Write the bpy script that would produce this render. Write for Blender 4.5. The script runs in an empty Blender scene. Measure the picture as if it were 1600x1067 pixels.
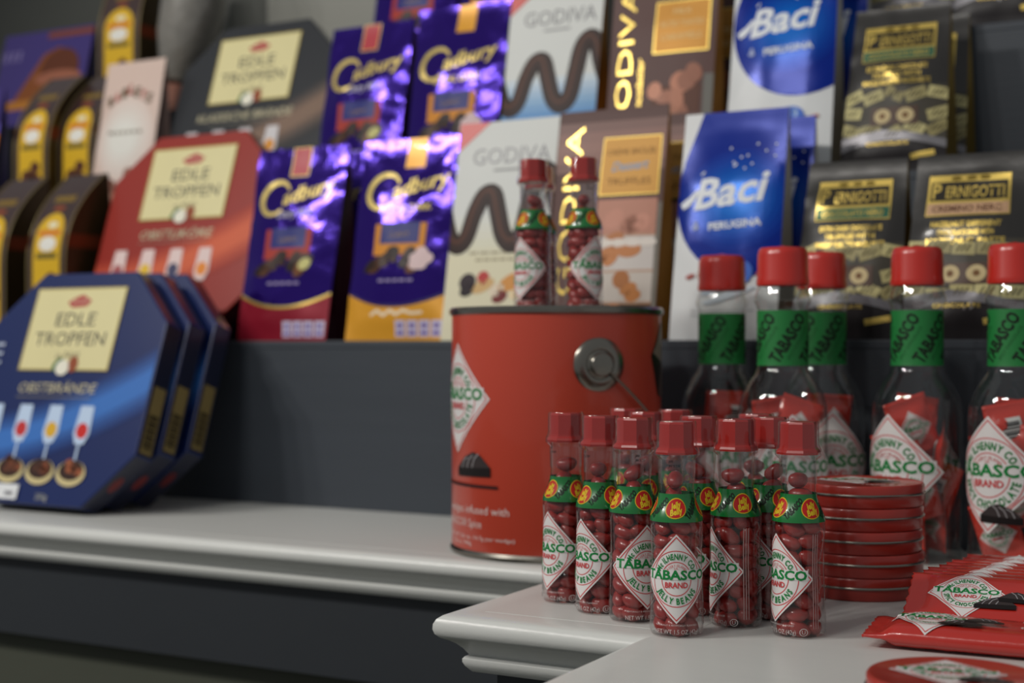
import bpy, bmesh, math, random
from mathutils import Vector, Matrix, noise

# ------------------------------------------------------------------ camera, world, lights, exposure
scene = bpy.context.scene
COL = scene.collection
R = math.radians
F_PX, HZ, TH, CAM_H = 2222.0, 540.0, R(28.9), 0.168     # focal length in pixels of a 1600 wide frame, horizon row, yaw, eye height
SN, CS = math.sin(TH), math.cos(TH)

cam_data = bpy.data.cameras.new('camera')
cam = bpy.data.objects.new('camera', cam_data)
COL.objects.link(cam)
cam.location = (0, 0, CAM_H)
cam.rotation_euler = (R(90), 0, TH)
cam_data.sensor_width = 36
cam_data.lens = 36 * F_PX / 1600
cam_data.shift_y = (HZ - 533.5) / 1600
cam_data.clip_start = 0.02
cam_data.dof.use_dof = True
cam_data.dof.focus_distance = 0.84
cam_data.dof.aperture_fstop = 5.6
scene.camera = cam

world = bpy.data.worlds.new('shop_ambient')
scene.world = world
world.use_nodes = True
world.node_tree.nodes['Background'].inputs[0].default_value = (0.95, 0.98, 1.0, 1)
world.node_tree.nodes['Background'].inputs[1].default_value = 0.20

def spot_lamp(x, y, z, tx, ty, tz, power, radius=0.06, angle=75, color=(1, 0.965, 0.91)):
    l = bpy.data.lights.new('ceiling_spot', 'SPOT')
    l.energy = power; l.color = color; l.shadow_soft_size = radius
    l.spot_size = R(angle); l.spot_blend = 0.6
    o = bpy.data.objects.new('ceiling_spot', l); COL.objects.link(o)
    o.location = (x, y, z)
    o.rotation_euler = (Vector((tx, ty, tz)) - Vector((x, y, z))).to_track_quat('-Z', 'Y').to_euler()
    return o

# two rows of three track spots over the aisle, front left of the display
for i in range(3):
    spot_lamp(-2.15 + 0.26 * i, -0.45, 1.50, -0.75, 1.2, 0.15, 27)
    spot_lamp(-1.15 + 0.26 * i, -0.95, 1.75, -0.45, 1.1, 0.1, 17)
scene.view_settings.view_transform = 'Standard'
scene.view_settings.look = 'None'
scene.view_settings.exposure = 0.15
scene.view_settings.gamma = 1
scene.view_settings.use_curve_mapping = False
scene.cycles.transparent_max_bounces = 32

def XA(px, Y):
    """world X of the point at depth row Y seen in photo column px"""
    u = (px - 800) / F_PX
    return Y * (-SN + u * CS) / (CS + u * SN)

# ------------------------------------------------------------------ materials
def lin(c):
    return tuple(((v / 255) / 12.92 if v / 255 <= 0.04045 else ((v / 255 + 0.055) / 1.055) ** 2.4) for v in c) + (1,)
MATS = {}
def mat(name, rgb, rough=0.5, metal=0.0, coat=0.0, bump=0.0, bscale=60, var=0.0, vscale=8, stretch=None, spec=0.5):
    if name in MATS: return MATS[name]
    m = bpy.data.materials.new(name); m.use_nodes = True
    nt = m.node_tree; b = nt.nodes['Principled BSDF']
    b.inputs['Base Color'].default_value = lin(rgb)
    b.inputs['Roughness'].default_value = rough
    b.inputs['Metallic'].default_value = metal
    b.inputs['Coat Weight'].default_value = coat
    b.inputs['Coat Roughness'].default_value = 0.04
    b.inputs['Specular IOR Level'].default_value = spec
    tc = nt.nodes.new('ShaderNodeTexCoord'); mp = nt.nodes.new('ShaderNodeMapping')
    if stretch: mp.inputs['Scale'].default_value = stretch
    nt.links.new(tc.outputs['Object'], mp.inputs['Vector'])
    if var:
        n = nt.nodes.new('ShaderNodeTexNoise'); n.inputs['Scale'].default_value = vscale
        n.inputs['Detail'].default_value = 5
        nt.links.new(mp.outputs[0], n.inputs['Vector'])
        mx = nt.nodes.new('ShaderNodeMix'); mx.data_type = 'RGBA'; mx.blend_type = 'MIX'
        c = lin(rgb)
        mx.inputs[6].default_value = tuple(x * (1 - var) for x in c[:3]) + (1,)
        mx.inputs[7].default_value = tuple(min(1, x * (1 + var)) for x in c[:3]) + (1,)
        nt.links.new(n.outputs[0], mx.inputs[0]); nt.links.new(mx.outputs[2], b.inputs['Base Color'])
    if bump:
        n2 = nt.nodes.new('ShaderNodeTexNoise'); n2.inputs['Scale'].default_value = bscale
        n2.inputs['Detail'].default_value = 4
        nt.links.new(mp.outputs[0], n2.inputs['Vector'])
        bp = nt.nodes.new('ShaderNodeBump'); bp.inputs['Strength'].default_value = bump
        bp.inputs['Distance'].default_value = 0.002
        nt.links.new(n2.outputs[0], bp.inputs['Height']); nt.links.new(bp.outputs[0], b.inputs['Normal'])
    MATS[name] = m
    return m
def clear_mat(name, tint=(1, 1, 1), gloss=0.04, rough=0.03, fres=0.7):
    """thin clear glass or plastic wall: see-through, with a reflecting skin"""
    if name in MATS: return MATS[name]
    m = bpy.data.materials.new(name); m.use_nodes = True
    nt = m.node_tree; nt.nodes.clear()
    out = nt.nodes.new('ShaderNodeOutputMaterial')
    t = nt.nodes.new('ShaderNodeBsdfTransparent'); t.inputs[0].default_value = tint + (1,)
    g = nt.nodes.new('ShaderNodeBsdfGlossy'); g.inputs['Roughness'].default_value = rough
    g.inputs[0].default_value = (0.9, 0.9, 0.9, 1)
    lf = nt.nodes.new('ShaderNodeLayerWeight'); lf.inputs['Blend'].default_value = 0.5
    lw = nt.nodes.new('ShaderNodeMath'); lw.operation = 'POWER'; lw.inputs[1].default_value = 3.5
    lw2 = nt.nodes.new('ShaderNodeMath'); lw2.operation = 'MULTIPLY'; lw2.inputs[1].default_value = fres
    nt.links.new(lf.outputs['Facing'], lw.inputs[0]); nt.links.new(lw.outputs[0], lw2.inputs[0]); lw = lw2
    ad = nt.nodes.new('ShaderNodeMath'); ad.operation = 'ADD'; ad.use_clamp = True
    ad.inputs[1].default_value = gloss
    nt.links.new(lw.outputs[0], ad.inputs[0])
    mx = nt.nodes.new('ShaderNodeMixShader')
    nt.links.new(ad.outputs[0], mx.inputs[0]); nt.links.new(t.outputs[0], mx.inputs[1]); nt.links.new(g.outputs[0], mx.inputs[2])
    nt.links.new(mx.outputs[0], out.inputs[0])
    MATS[name] = m
    return m
def ink(rgb, rough=0.45, metal=0.0, coat=0.0):
    return mat('ink_%d_%d_%d_%d_%d' % (rgb + (int(rough * 100), int(metal * 10))), rgb, rough + 0.08, metal, coat * 0.5, spec=0.25)
def gold(rough=0.28): return ink((226, 196, 104), rough, 0.75)

# ------------------------------------------------------------------ object helpers
def tag(o, label=None, cat=None, group=None, kind=None):
    if label: o['label'] = label
    if cat: o['category'] = cat
    if group: o['group'] = group
    if kind: o['kind'] = kind
    return o
def thing(name, label, cat, loc=(0, 0, 0), rot=(0, 0, 0), group=None):
    o = bpy.data.objects.new(name, None); COL.objects.link(o)
    o.empty_display_size = 0.02
    o.location = loc; o.rotation_euler = rot
    return tag(o, label, cat, group)
def meshobj(name, verts, faces, mats, parent=None, midx=None, smooth=True):
    me = bpy.data.meshes.new(name); me.from_pydata([tuple(v) for v in verts], [], faces)
    for m in (mats if isinstance(mats, (list, tuple)) else [mats]): me.materials.append(m)
    if midx: me.polygons.foreach_set('material_index', midx)
    if smooth: me.polygons.foreach_set('use_smooth', [True] * len(me.polygons))
    me.update()
    o = bpy.data.objects.new(name, me); COL.objects.link(o)
    if parent: o.parent = parent
    return o
def copy_tree(o, parent=None):
    c = o.copy(); COL.objects.link(c); c.parent = parent
    for ch in list(o.children): copy_tree(ch, c)
    return c
def recopy(o, loc, rz=None, label=None, group=None):
    c = copy_tree(o); c.location = loc
    if rz is not None: c.rotation_euler = (c.rotation_euler[0], c.rotation_euler[1], rz)
    if label: c['label'] = label
    if group: c['group'] = group
    return c
def lathe(name, prof, m, parent=None, seg=32, smooth=True, cap=True):
    vs, fs = [], []
    for (r, z) in prof:
        for i in range(seg):
            a = 2 * math.pi * i / seg
            vs.append((r * math.sin(a), -r * math.cos(a), z))
    for k in range(len(prof) - 1):
        for i in range(seg):
            j = (i + 1) % seg
            fs.append((k * seg + i, k * seg + j, (k + 1) * seg + j, (k + 1) * seg + i))
    if cap:
        if prof[0][0] > 1e-5: fs.append(tuple(range(seg))[::-1])
        if prof[-1][0] > 1e-5: fs.append(tuple((len(prof) - 1) * seg + i for i in range(seg)))
    o = meshobj(name, vs, fs, m, parent, smooth=smooth)
    if smooth:
        try: o.data.set_sharp_from_angle(angle=R(40))
        except Exception: pass
    return o
def boxmesh(name, x0, x1, y0, y1, z0, z1, m, parent=None, bev=0.0):
    bm = bmesh.new()
    bmesh.ops.create_cube(bm, size=1)
    for v in bm.verts:
        v.co = Vector(((x0 + x1) / 2 + v.co.x * (x1 - x0), (y0 + y1) / 2 + v.co.y * (y1 - y0), (z0 + z1) / 2 + v.co.z * (z1 - z0)))
    if bev: bmesh.ops.bevel(bm, geom=bm.edges[:], offset=bev, segments=2, affect='EDGES', profile=0.5)
    me = bpy.data.meshes.new(name); bm.to_mesh(me); bm.free()
    me.materials.append(m)
    o = bpy.data.objects.new(name, me); COL.objects.link(o)
    if parent: o.parent = parent
    return o
def tube(name, pts, r, m, parent=None, seg=8):
    vs, fs = [], []
    n = len(pts); pts = [Vector(p) for p in pts]
    for i, p in enumerate(pts):
        d = (pts[min(i + 1, n - 1)] - pts[max(i - 1, 0)]).normalized()
        a = d.cross(Vector((0.3, 0.2, 1))).normalized(); b = d.cross(a)
        for k in range(seg):
            t = 2 * math.pi * k / seg
            vs.append(p + r * (math.cos(t) * a + math.sin(t) * b))
    for i in range(n - 1):
        for k in range(seg):
            j = (k + 1) % seg
            fs.append((i * seg + k, i * seg + j, (i + 1) * seg + j, (i + 1) * seg + k))
    fs.append(tuple(range(seg))[::-1]); fs.append(tuple((n - 1) * seg + k for k in range(seg)))
    return meshobj(name, vs, fs, m, parent)

# ------------------------------------------------------------------ flat print: lettering and pictures laid on real surfaces
TXT = {}
def text_mesh(s, shear=0.0, bold=0.0):
    key = (s, shear, bold)
    if key in TXT: return TXT[key]
    cu = bpy.data.curves.new('lettering', 'FONT')
    cu.body = s; cu.shear = shear; cu.offset = bold; cu.resolution_u = 2
    cu.dimensions = '2D'; cu.fill_mode = 'FRONT'
    o = bpy.data.objects.new('lettering', cu)
    me = o.to_mesh()
    vs = [(v.co.x, v.co.y) for v in me.vertices]
    fs = [tuple(p.vertices) for p in me.polygons]
    o.to_mesh_clear()
    bpy.data.objects.remove(o); bpy.data.curves.remove(cu)
    if not vs: vs, fs = [(0, 0)], []
    xs = [v[0] for v in vs]; ys = [v[1] for v in vs]
    TXT[key] = (vs, fs, min(xs), max(xs), min(ys), max(ys))
    return TXT[key]
CAPH = 0.69
class Print:
    def __init__(self): self.items = []        # (verts2d, faces, material, layer)
    def poly(self, pts, m, L=0):
        self.items.append((list(pts), [tuple(range(len(pts)))], m, L)); return self
    def rect(self, x0, x1, y0, y1, m, L=0, rot=0):
        cx, cy = (x0 + x1) / 2, (y0 + y1) / 2; c, s = math.cos(rot), math.sin(rot)
        p = [(x0, y0), (x1, y0), (x1, y1), (x0, y1)]
        return self.poly([(cx + (x - cx) * c - (y - cy) * s, cy + (x - cx) * s + (y - cy) * c) for x, y in p], m, L)
    def ell(self, cx, cy, rx, ry, m, L=0, n=20, rot=0):
        c, s = math.cos(rot), math.sin(rot); p = []
        for i in range(n):
            a = 2 * math.pi * i / n; x, y = rx * math.cos(a), ry * math.sin(a)
            p.append((cx + x * c - y * s, cy + x * s + y * c))
        return self.poly(p, m, L)
    def loop(self, pts, w, m, L=0): return self.stroke(list(pts) + [pts[0]], w, m, L, closed=True)
    def ring(self, cx, cy, rx, ry, w, m, L=0, a0=0, a1=360, n=40):
        p = [(cx + rx * math.cos(R(a0 + (a1 - a0) * i / n)), cy + ry * math.sin(R(a0 + (a1 - a0) * i / n))) for i in range(n + 1)]
        return self.stroke(p, w, m, L, closed=(a1 - a0 == 360))
    def stroke(self, pts, w, m, L=0, closed=False):
        n = len(pts); vs, fs = [], []
        for i in range(n):
            if closed:
                a, b = pts[(i - 1) % (n - 1)] if i else pts[n - 2], pts[(i + 1) % (n - 1)] if i < n - 1 else pts[1]
            else: a, b = pts[max(i - 1, 0)], pts[min(i + 1, n - 1)]
            d1 = Vector((pts[i][0] - a[0], pts[i][1] - a[1])); d2 = Vector((b[0] - pts[i][0], b[1] - pts[i][1]))
            d = (d1.normalized() if d1.length else Vector((0, 0))) + (d2.normalized() if d2.length else Vector((0, 0)))
            if d.length < 1e-9: d = d2 if d2.length else Vector((1, 0))
            d.normalize(); nx, ny = -d.y, d.x
            k = 1.0
            if d1.length and d2.length:
                k = 1 / max(0.35, abs(d.dot(d2.normalized())))
            ww = w[i] if isinstance(w, (list, tuple)) else w
            vs += [(pts[i][0] + nx * ww / 2 * k, pts[i][1] + ny * ww / 2 * k), (pts[i][0] - nx * ww / 2 * k, pts[i][1] - ny * ww / 2 * k)]
        for i in range(n - 1): fs.append((2 * i, 2 * i + 1, 2 * i + 3, 2 * i + 2))
        self.items.append((vs, fs, m, L)); return self
    def text(self, s, cx, cy, m, h, w=None, L=0, rot=0, shear=0.0, bold=0.0):
        vs, fs, x0, x1, y0, y1 = text_mesh(s, shear, bold)
        ky = h / CAPH; kx = (w / max(1e-6, x1 - x0)) if w else ky
        c, sn = math.cos(rot), math.sin(rot); out = []
        for x, y in vs:
            X = (x - (x0 + x1) / 2) * kx; Y = (y - CAPH / 2) * ky
            out.append((cx + X * c - Y * sn, cy + X * sn + Y * c))
        self.items.append((out, fs, m, L)); return self
    def arc(self, s, cx, cy, r, m, h, mid=90, span=None, L=0, inside=False, bold=0.0, squash=1.0):
        """letters along a circle, centred on angle mid; inside=True runs along the lower arc"""
        adv = []
        for ch in s:
            if ch == ' ': adv.append(0.32)
            else:
                t = text_mesh(ch, 0, bold); adv.append(t[3] - t[2] + 0.15)
        tot = sum(adv); k = h / CAPH
        ang = tot * k / r if span is None else R(span)
        kx = ang * r / tot
        t = 0
        for ch, a in zip(s, adv):
            f = (t + a / 2) / tot - 0.5; t += a
            if ch == ' ': continue
            vs, fs, x0, x1, y0, y1 = text_mesh(ch, 0, bold)
            th = R(mid) + (f * ang if inside else -f * ang)
            rot = th + R(90) if inside else th - R(90)
            px, py = cx + r * math.cos(th) * squash, cy + r * math.sin(th)
            c, sn = math.cos(rot), math.sin(rot); out = []
            for x, y in vs:
                X = (x - (x0 + x1) / 2) * kx; Y = (y - CAPH / 2) * k
                out.append((px + (X * c - Y * sn) * squash, py + X * sn + Y * c))
            self.items.append((out, fs, m, L))
        return self
    def build(self, name, parent, S, ucuts=(), vcuts=(), urange=None, vrange=None, base=0.0003, step=0.00012):
        bm = bmesh.new(); mats = []
        lay = bm.faces.layers.int.new('L')
        for vs, fs, m, L in self.items:
            if m not in mats: mats.append(m)
            mi = mats.index(m)
            bv = [bm.verts.new((x, y, 0)) for x, y in vs]
            for f in fs:
                try: q = bm.faces.new([bv[i] for i in f])
                except ValueError: continue
                q.material_index = mi; q[lay] = L
                if q.normal.z < 0 or q.calc_area() == 0: pass
        bm.normal_update()
        for q in bm.faces:
            if q.normal.z < 0: q.normal_flip()
        big = [q for q in bm.faces if len(q.verts) > 4]
        if big: bmesh.ops.triangulate(bm, faces=big)
        def cut(co, no, outer=False, inner=False):
            bmesh.ops.bisect_plane(bm, geom=bm.verts[:] + bm.edges[:] + bm.faces[:], dist=1e-7, plane_co=co, plane_no=no, clear_outer=outer, clear_inner=inner)
        if urange:
            cut((urange[0], 0, 0), (1, 0, 0), inner=True); cut((urange[1], 0, 0), (1, 0, 0), outer=True)
        if vrange:
            cut((0, vrange[0], 0), (0, 1, 0), inner=True); cut((0, vrange[1], 0), (0, 1, 0), outer=True)
        xs = [v.co.x for v in bm.verts]; ys = [v.co.y for v in bm.verts]
        for u in ucuts:
            if min(xs) < u < max(xs): cut((u, 0, 0), (1, 0, 0))
        for v in vcuts:
            if min(ys) < v < max(ys): cut((0, v, 0), (0, 1, 0))
        # each vertex belongs to faces of one layer only
        for v in bm.verts:
            L = v.link_faces[0][lay] if v.link_faces else 0
            v.co = Vector(S(v.co.x, v.co.y, base + step * L))
        me = bpy.data.meshes.new(name); bm.to_mesh(me); bm.free()
        for m in mats: me.materials.append(m)
        me.polygons.foreach_set('use_smooth', [True] * len(me.polygons))
        o = bpy.data.objects.new(name, me); COL.objects.link(o)
        if parent: o.parent = parent
        return o
def S_flat_y(y0):                 # print on a plane facing -Y
    return lambda u, v, off: (u, y0 - off, v)
def S_flat_z(z0):                 # print on a plane facing up
    return lambda u, v, off: (u, v, z0 + off)
def S_lathe(prof, rref):          # print wrapped round a turned body; u = arc length at radius rref
    zs = sorted([(z, r) for r, z in prof])
    def rad(z):
        if z <= zs[0][0]: return zs[0][1]
        for (z0, r0), (z1, r1) in zip(zs, zs[1:]):
            if z <= z1: return r0 + (r1 - r0) * (z - z0) / max(1e-9, z1 - z0)
        return zs[-1][1]
    def S(u, v, off):
        a = u / rref; r = rad(v) + off
        return (r * math.sin(a), -r * math.cos(a), v)
    return S
def steps(a, b, n): return [a + (b - a) * i / n for i in range(n + 1)]
def lerp3(a, b, t): return tuple(int(round(a[i] + (b[i] - a[i]) * t)) for i in range(3))

# the diamond label, in units of its half height
WHITE, GREEN, LRED = (226, 222, 220), (22, 128, 62), (206, 62, 66)
def diamond_logo(P, cx, cy, hw, hh, bottom, L=0, fine=True):
    wh, gr, rd = ink(WHITE, 0.35), ink(GREEN, 0.4), ink(LRED, 0.4)
    q = lambda s: [(cx, cy + hh * s), (cx - hw * s, cy), (cx, cy - hh * s), (cx + hw * s, cy)]
    P.poly(q(1.0), wh, L)
    P.loop(q(0.93), hh * 0.022, rd, L + 1)
    k = hw / hh
    for r in (0.625, 0.375):
        P.ring(cx, cy, r * hh * k, r * hh, hh * 0.018, rd, L + 1)
    P.rect(cx - 0.86 * hw, cx + 0.86 * hw, cy - 0.02 * hh, cy + 0.20 * hh, wh, L + 2)
    P.arc('Mc ILHENNY CO.', cx, cy, 0.50 * hh, gr, 0.130 * hh, 90, 140, L + 3, bold=0.03, squash=k)
    P.arc(bottom, cx, cy, 0.50 * hh, gr, 0.135 * hh, 270, 124 if len(bottom) < 13 else 158, L + 3, inside=True, bold=0.03, squash=k)
    P.text('TABASCO', cx, cy + 0.085 * hh, gr, 0.20 * hh, 1.66 * hw, L + 3, bold=0.035)
    P.text('BRAND', cx, cy - 0.14 * hh, rd, 0.12 * hh, 0.56 * hw, L + 3, bold=0.025)
    if fine:
        P.arc('AVERY ISLAND', cx, cy, 0.30 * hh, rd, 0.06 * hh, 90, 105, L + 3, squash=k)
        P.text('LA.', cx, cy + 0.235 * hh, rd, 0.05 * hh, None, L + 3)
    return P
# ------------------------------------------------------------------ the setting
floor_m = mat('floor_carpet', (92, 94, 84), 0.9, bump=0.4, bscale=300, var=0.15, vscale=40)
wall_m = mat('wall_paint', (150, 152, 148), 0.7, bump=0.1, bscale=90, var=0.05)
o = boxmesh('floor', -4.2, 2.4, -1.6, 2.5, -0.97, -0.92, floor_m); tag(o, 'dark olive grey shop floor below the counter', None, None, 'structure')
o = boxmesh('wall_back', -4.2, 2.4, 2.3, 2.36, -0.92, 2.3, wall_m); tag(o, 'plain grey wall behind the stepped display', None, None, 'structure')

# counter: white painted top with a moulded edge that steps forward twice
white_paint = mat('white_gloss_paint', (214, 215, 211), 0.32, bump=0.06, bscale=120, var=0.03, vscale=14, stretch=(1, 6, 1))
dark_paint = mat('charcoal_paint', (56, 62, 70), 0.55, bump=0.12, bscale=35, var=0.10, vscale=6, stretch=(0.6, 4, 8))
olive_paint = mat('olive_grey_paint', (70, 73, 62), 0.8, bump=0.1, bscale=60, var=0.08)
YA, YB, YC = 0.955, 0.755, 0.42
XB, XC, XL, XR = -0.474, -0.335, -2.3, 0.62
Y_R1 = 1.197
counter = thing('display_counter', 'white painted counter with moulded edge stepping forward in two corners', 'counter', (0, 0, -0.92))
CZ = 0.92
path = [(XL, YA), (XB, YA), (XB, YB), (XC, YB), (XC, YC), (XR, YC)]
prof = [(-0.026, -0.0002), (-0.0085, 0.0), (-0.0050, -0.0010), (-0.0020, -0.0032), (-0.0004, -0.0062), (-0.0002, -0.0095), (-0.0012, -0.0126), (-0.0036, -0.0150),
        (-0.0074, -0.0168), (-0.0110, -0.0192), (-0.0140, -0.0222), (-0.0160, -0.0252), (-0.0172, -0.0268), (-0.0150, -0.0276), (-0.0138, -0.0290),
        (-0.0138, -0.0310), (-0.0150, -0.0335), (-0.0172, -0.0362), (-0.0186, -0.0376), (-0.034, -0.0380)]
def sweep(name, path, prof, m, parent, z):
    """profile (outward, height) carried along the counter's edge with mitred corners"""
    n = len(path); dirs = []
    for i in range(n - 1):
        d = Vector((path[i + 1][0] - path[i][0], path[i + 1][1] - path[i][1])).normalized(); dirs.append(d)
    vs, fs = [], []
    for i in range(n):
        a = dirs[max(i - 1, 0)]; b = dirs[min(i, n - 2)]
        na, nb = Vector((a.y, -a.x)), Vector((b.y, -b.x))
        mtr = na + nb; mtr = mtr / max(0.2, (1 + na.dot(nb))) if i not in (0, n - 1) else (na if i == 0 else nb)
        for (o_, h_) in prof: vs.append((path[i][0] + mtr.x * o_, path[i][1] + mtr.y * o_, h_ + z))
    k = len(prof)
    for i in range(n - 1):
        for j in range(k - 1): fs.append((i * k + j, i * k + j + 1, (i + 1) * k + j + 1, (i + 1) * k + j))
    o = meshobj(name, vs, fs, m, parent)
    o.data.set_sharp_from_angle(angle=R(35)); return o
# outward normal of the path: to the camera side
sweep('edge_moulding', path, prof, white_paint, counter, CZ)
g = 0.0245
def board(name, pts, parent):
    n = len(pts)
    vs = [(x, y, CZ) for x, y in pts] + [(x, y, CZ - 0.03) for x, y in pts]
    fs = [tuple(range(n)), tuple(range(n, 2 * n))[::-1]] + [(i, n + i, n + (i + 1) % n, (i + 1) % n) for i in range(n)]
    return meshobj(name, vs, fs, white_paint, parent, smooth=False)
e = 0.0004
board('top_board', [(XL, YA + g), (XB + g - e, YA + g), (XB + g - e, Y_R1 - e), (XL, Y_R1 - e)], counter)
board('top_board', [(XB + g, YB + g), (XC + g - e, YB + g), (XC + g - e, Y_R1 - e), (XB + g, Y_R1 - e)], counter)
board('top_board', [(XC + g, YC + g), (XR, YC + g), (XR, Y_R1 - e), (XC + g, Y_R1 - e)], counter)
sweep('apron', [(x, y) for x, y in path], [(-0.030, -0.030), (-0.030, -0.114), (-0.036, -0.116), (-0.05, -0.116)], mat('charcoal_paint_shaded', (40, 44, 49), 0.55, bump=0.12, bscale=35, var=0.08), counter, CZ)  # apron is charcoal paint too; its darker colour has the shade mixed in
sweep('base_panel', [(x, y) for x, y in path], [(-0.050, -0.100), (-0.050, -0.92)], olive_paint, counter, CZ)

# charcoal stepped stand behind the counter
TZ = [0.173, 0.330, 0.487]; TY = [1.197, 1.330, 1.460, 1.640]
for k in range(3):
    zb = -0.92 if k == 0 else TZ[k - 1]
    st = thing('display_tier', ['lowest charcoal tier of the stepped display, bare riser behind the counter', 'middle charcoal tier of the stepped display behind the lower row of bags', 'topmost charcoal tier of the stepped display'][k], 'display tier', (0, TY[k], zb), (0, 0, 0), 'tiers of the stepped display')
    hz_ = TZ[k] - zb
    boxmesh('riser', XL, XR, 0.0, 0.012, 0, hz_ - 0.008, dark_paint, st)
    boxmesh('tread', XL, XR, 0.0, 1.640 - TY[k], hz_ - 0.008, hz_, dark_paint, st, 0.001)
    boxmesh('back_panel', XL, XR, 1.628 - TY[k], 1.640 - TY[k], 0, hz_ - 0.008, dark_paint, st)
# pale ledge of the shelf behind the stand
ledge = thing('wall_shelf', 'pale grey shelf edge behind the topmost tier', 'shelf', (0, 1.66, -0.92))
boxmesh('shelf_front', XL, XR, 0.0, 0.02, 0.0, 1.70, mat('grey_ledge', (62, 64, 59), 0.6, bump=0.05), ledge)
boxmesh('pale_panel', XA(425, 1.66), XA(606, 1.66), -0.012, 0.0, 1.40, 1.66, mat('pale_ledge', (134, 134, 126), 0.5, bump=0.05), ledge, 0.002)

# ------------------------------------------------------------------ small bottles of jelly beans
red_cap = mat('red_plastic_cap', (164, 34, 28), 0.30, coat=0.35, var=0.04)
clear = clear_mat('clear_bottle_wall', (0.94, 0.94, 0.94), 0.055, 0.03, 0.9)
wrapm = clear_mat('shrink_wrap_film', (0.98, 0.98, 0.98), 0.045, 0.05, 0.9)
bean_m = mat('jelly_bean_red', (150, 42, 38), 0.3, coat=0.3, var=0.35, vscale=260)
JP = [(0.0, 0.0008), (0.0120, 0.0002), (0.0146, 0.0010), (0.0156, 0.0032), (0.0158, 0.008), (0.0155, 0.020), (0.0149, 0.032), (0.0146, 0.040), (0.0147, 0.048),
      (0.0151, 0.057), (0.0154, 0.0630), (0.0152, 0.0668), (0.0145, 0.0700), (0.0129, 0.0735), (0.0113, 0.0769), (0.0104, 0.0800), (0.0101, 0.0840), (0.0099, 0.092), (0.0099, 0.108)]
def bean_mesh():
    bm = bmesh.new(); bmesh.ops.create_uvsphere(bm, u_segments=10, v_segments=7, radius=1)
    for v in bm.verts:
        x, y, z = v.co
        v.co = Vector((x * 0.0049, y * 0.0048 - 0.0009 * (1 - z * z) + 0.0004, z * 0.0071))
    me = bpy.data.meshes.new('jelly_bean'); bm.to_mesh(me); bm.free()
    me.polygons.foreach_set('use_smooth', [True] * len(me.polygons)); me.materials.append(bean_m); return me
BEAN = bean_mesh()
def bean_layout(seed, count_layers=8):
    rnd = random.Random(seed); out = []
    z = 0.0056
    for k in range(count_layers):
        n = 5
        rr = 0.0086
        a0 = rnd.random() * 6.28
        for i in range(n):
            a = a0 + 6.283 * i / n + rnd.uniform(-0.12, 0.12)
            out.append((rr * math.cos(a), rr * math.sin(a), z + rnd.uniform(-0.0007, 0.0010), rnd.uniform(0.7, 1.6), rnd.uniform(-0.3, 0.3), a + rnd.uniform(-0.3, 0.3)))
        z += 0.0082
    for k in range(3):
        out.append((rnd.uniform(-0.002, 0.002), rnd.uniform(-0.002, 0.002), 0.0725 + 0.0088 * k, rnd.uniform(1.0, 1.7), 0, rnd.uniform(0, 6)))
    return out
band_g = mat('green_foil_band', (12, 112, 48), 0.25, coat=0.8)
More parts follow.
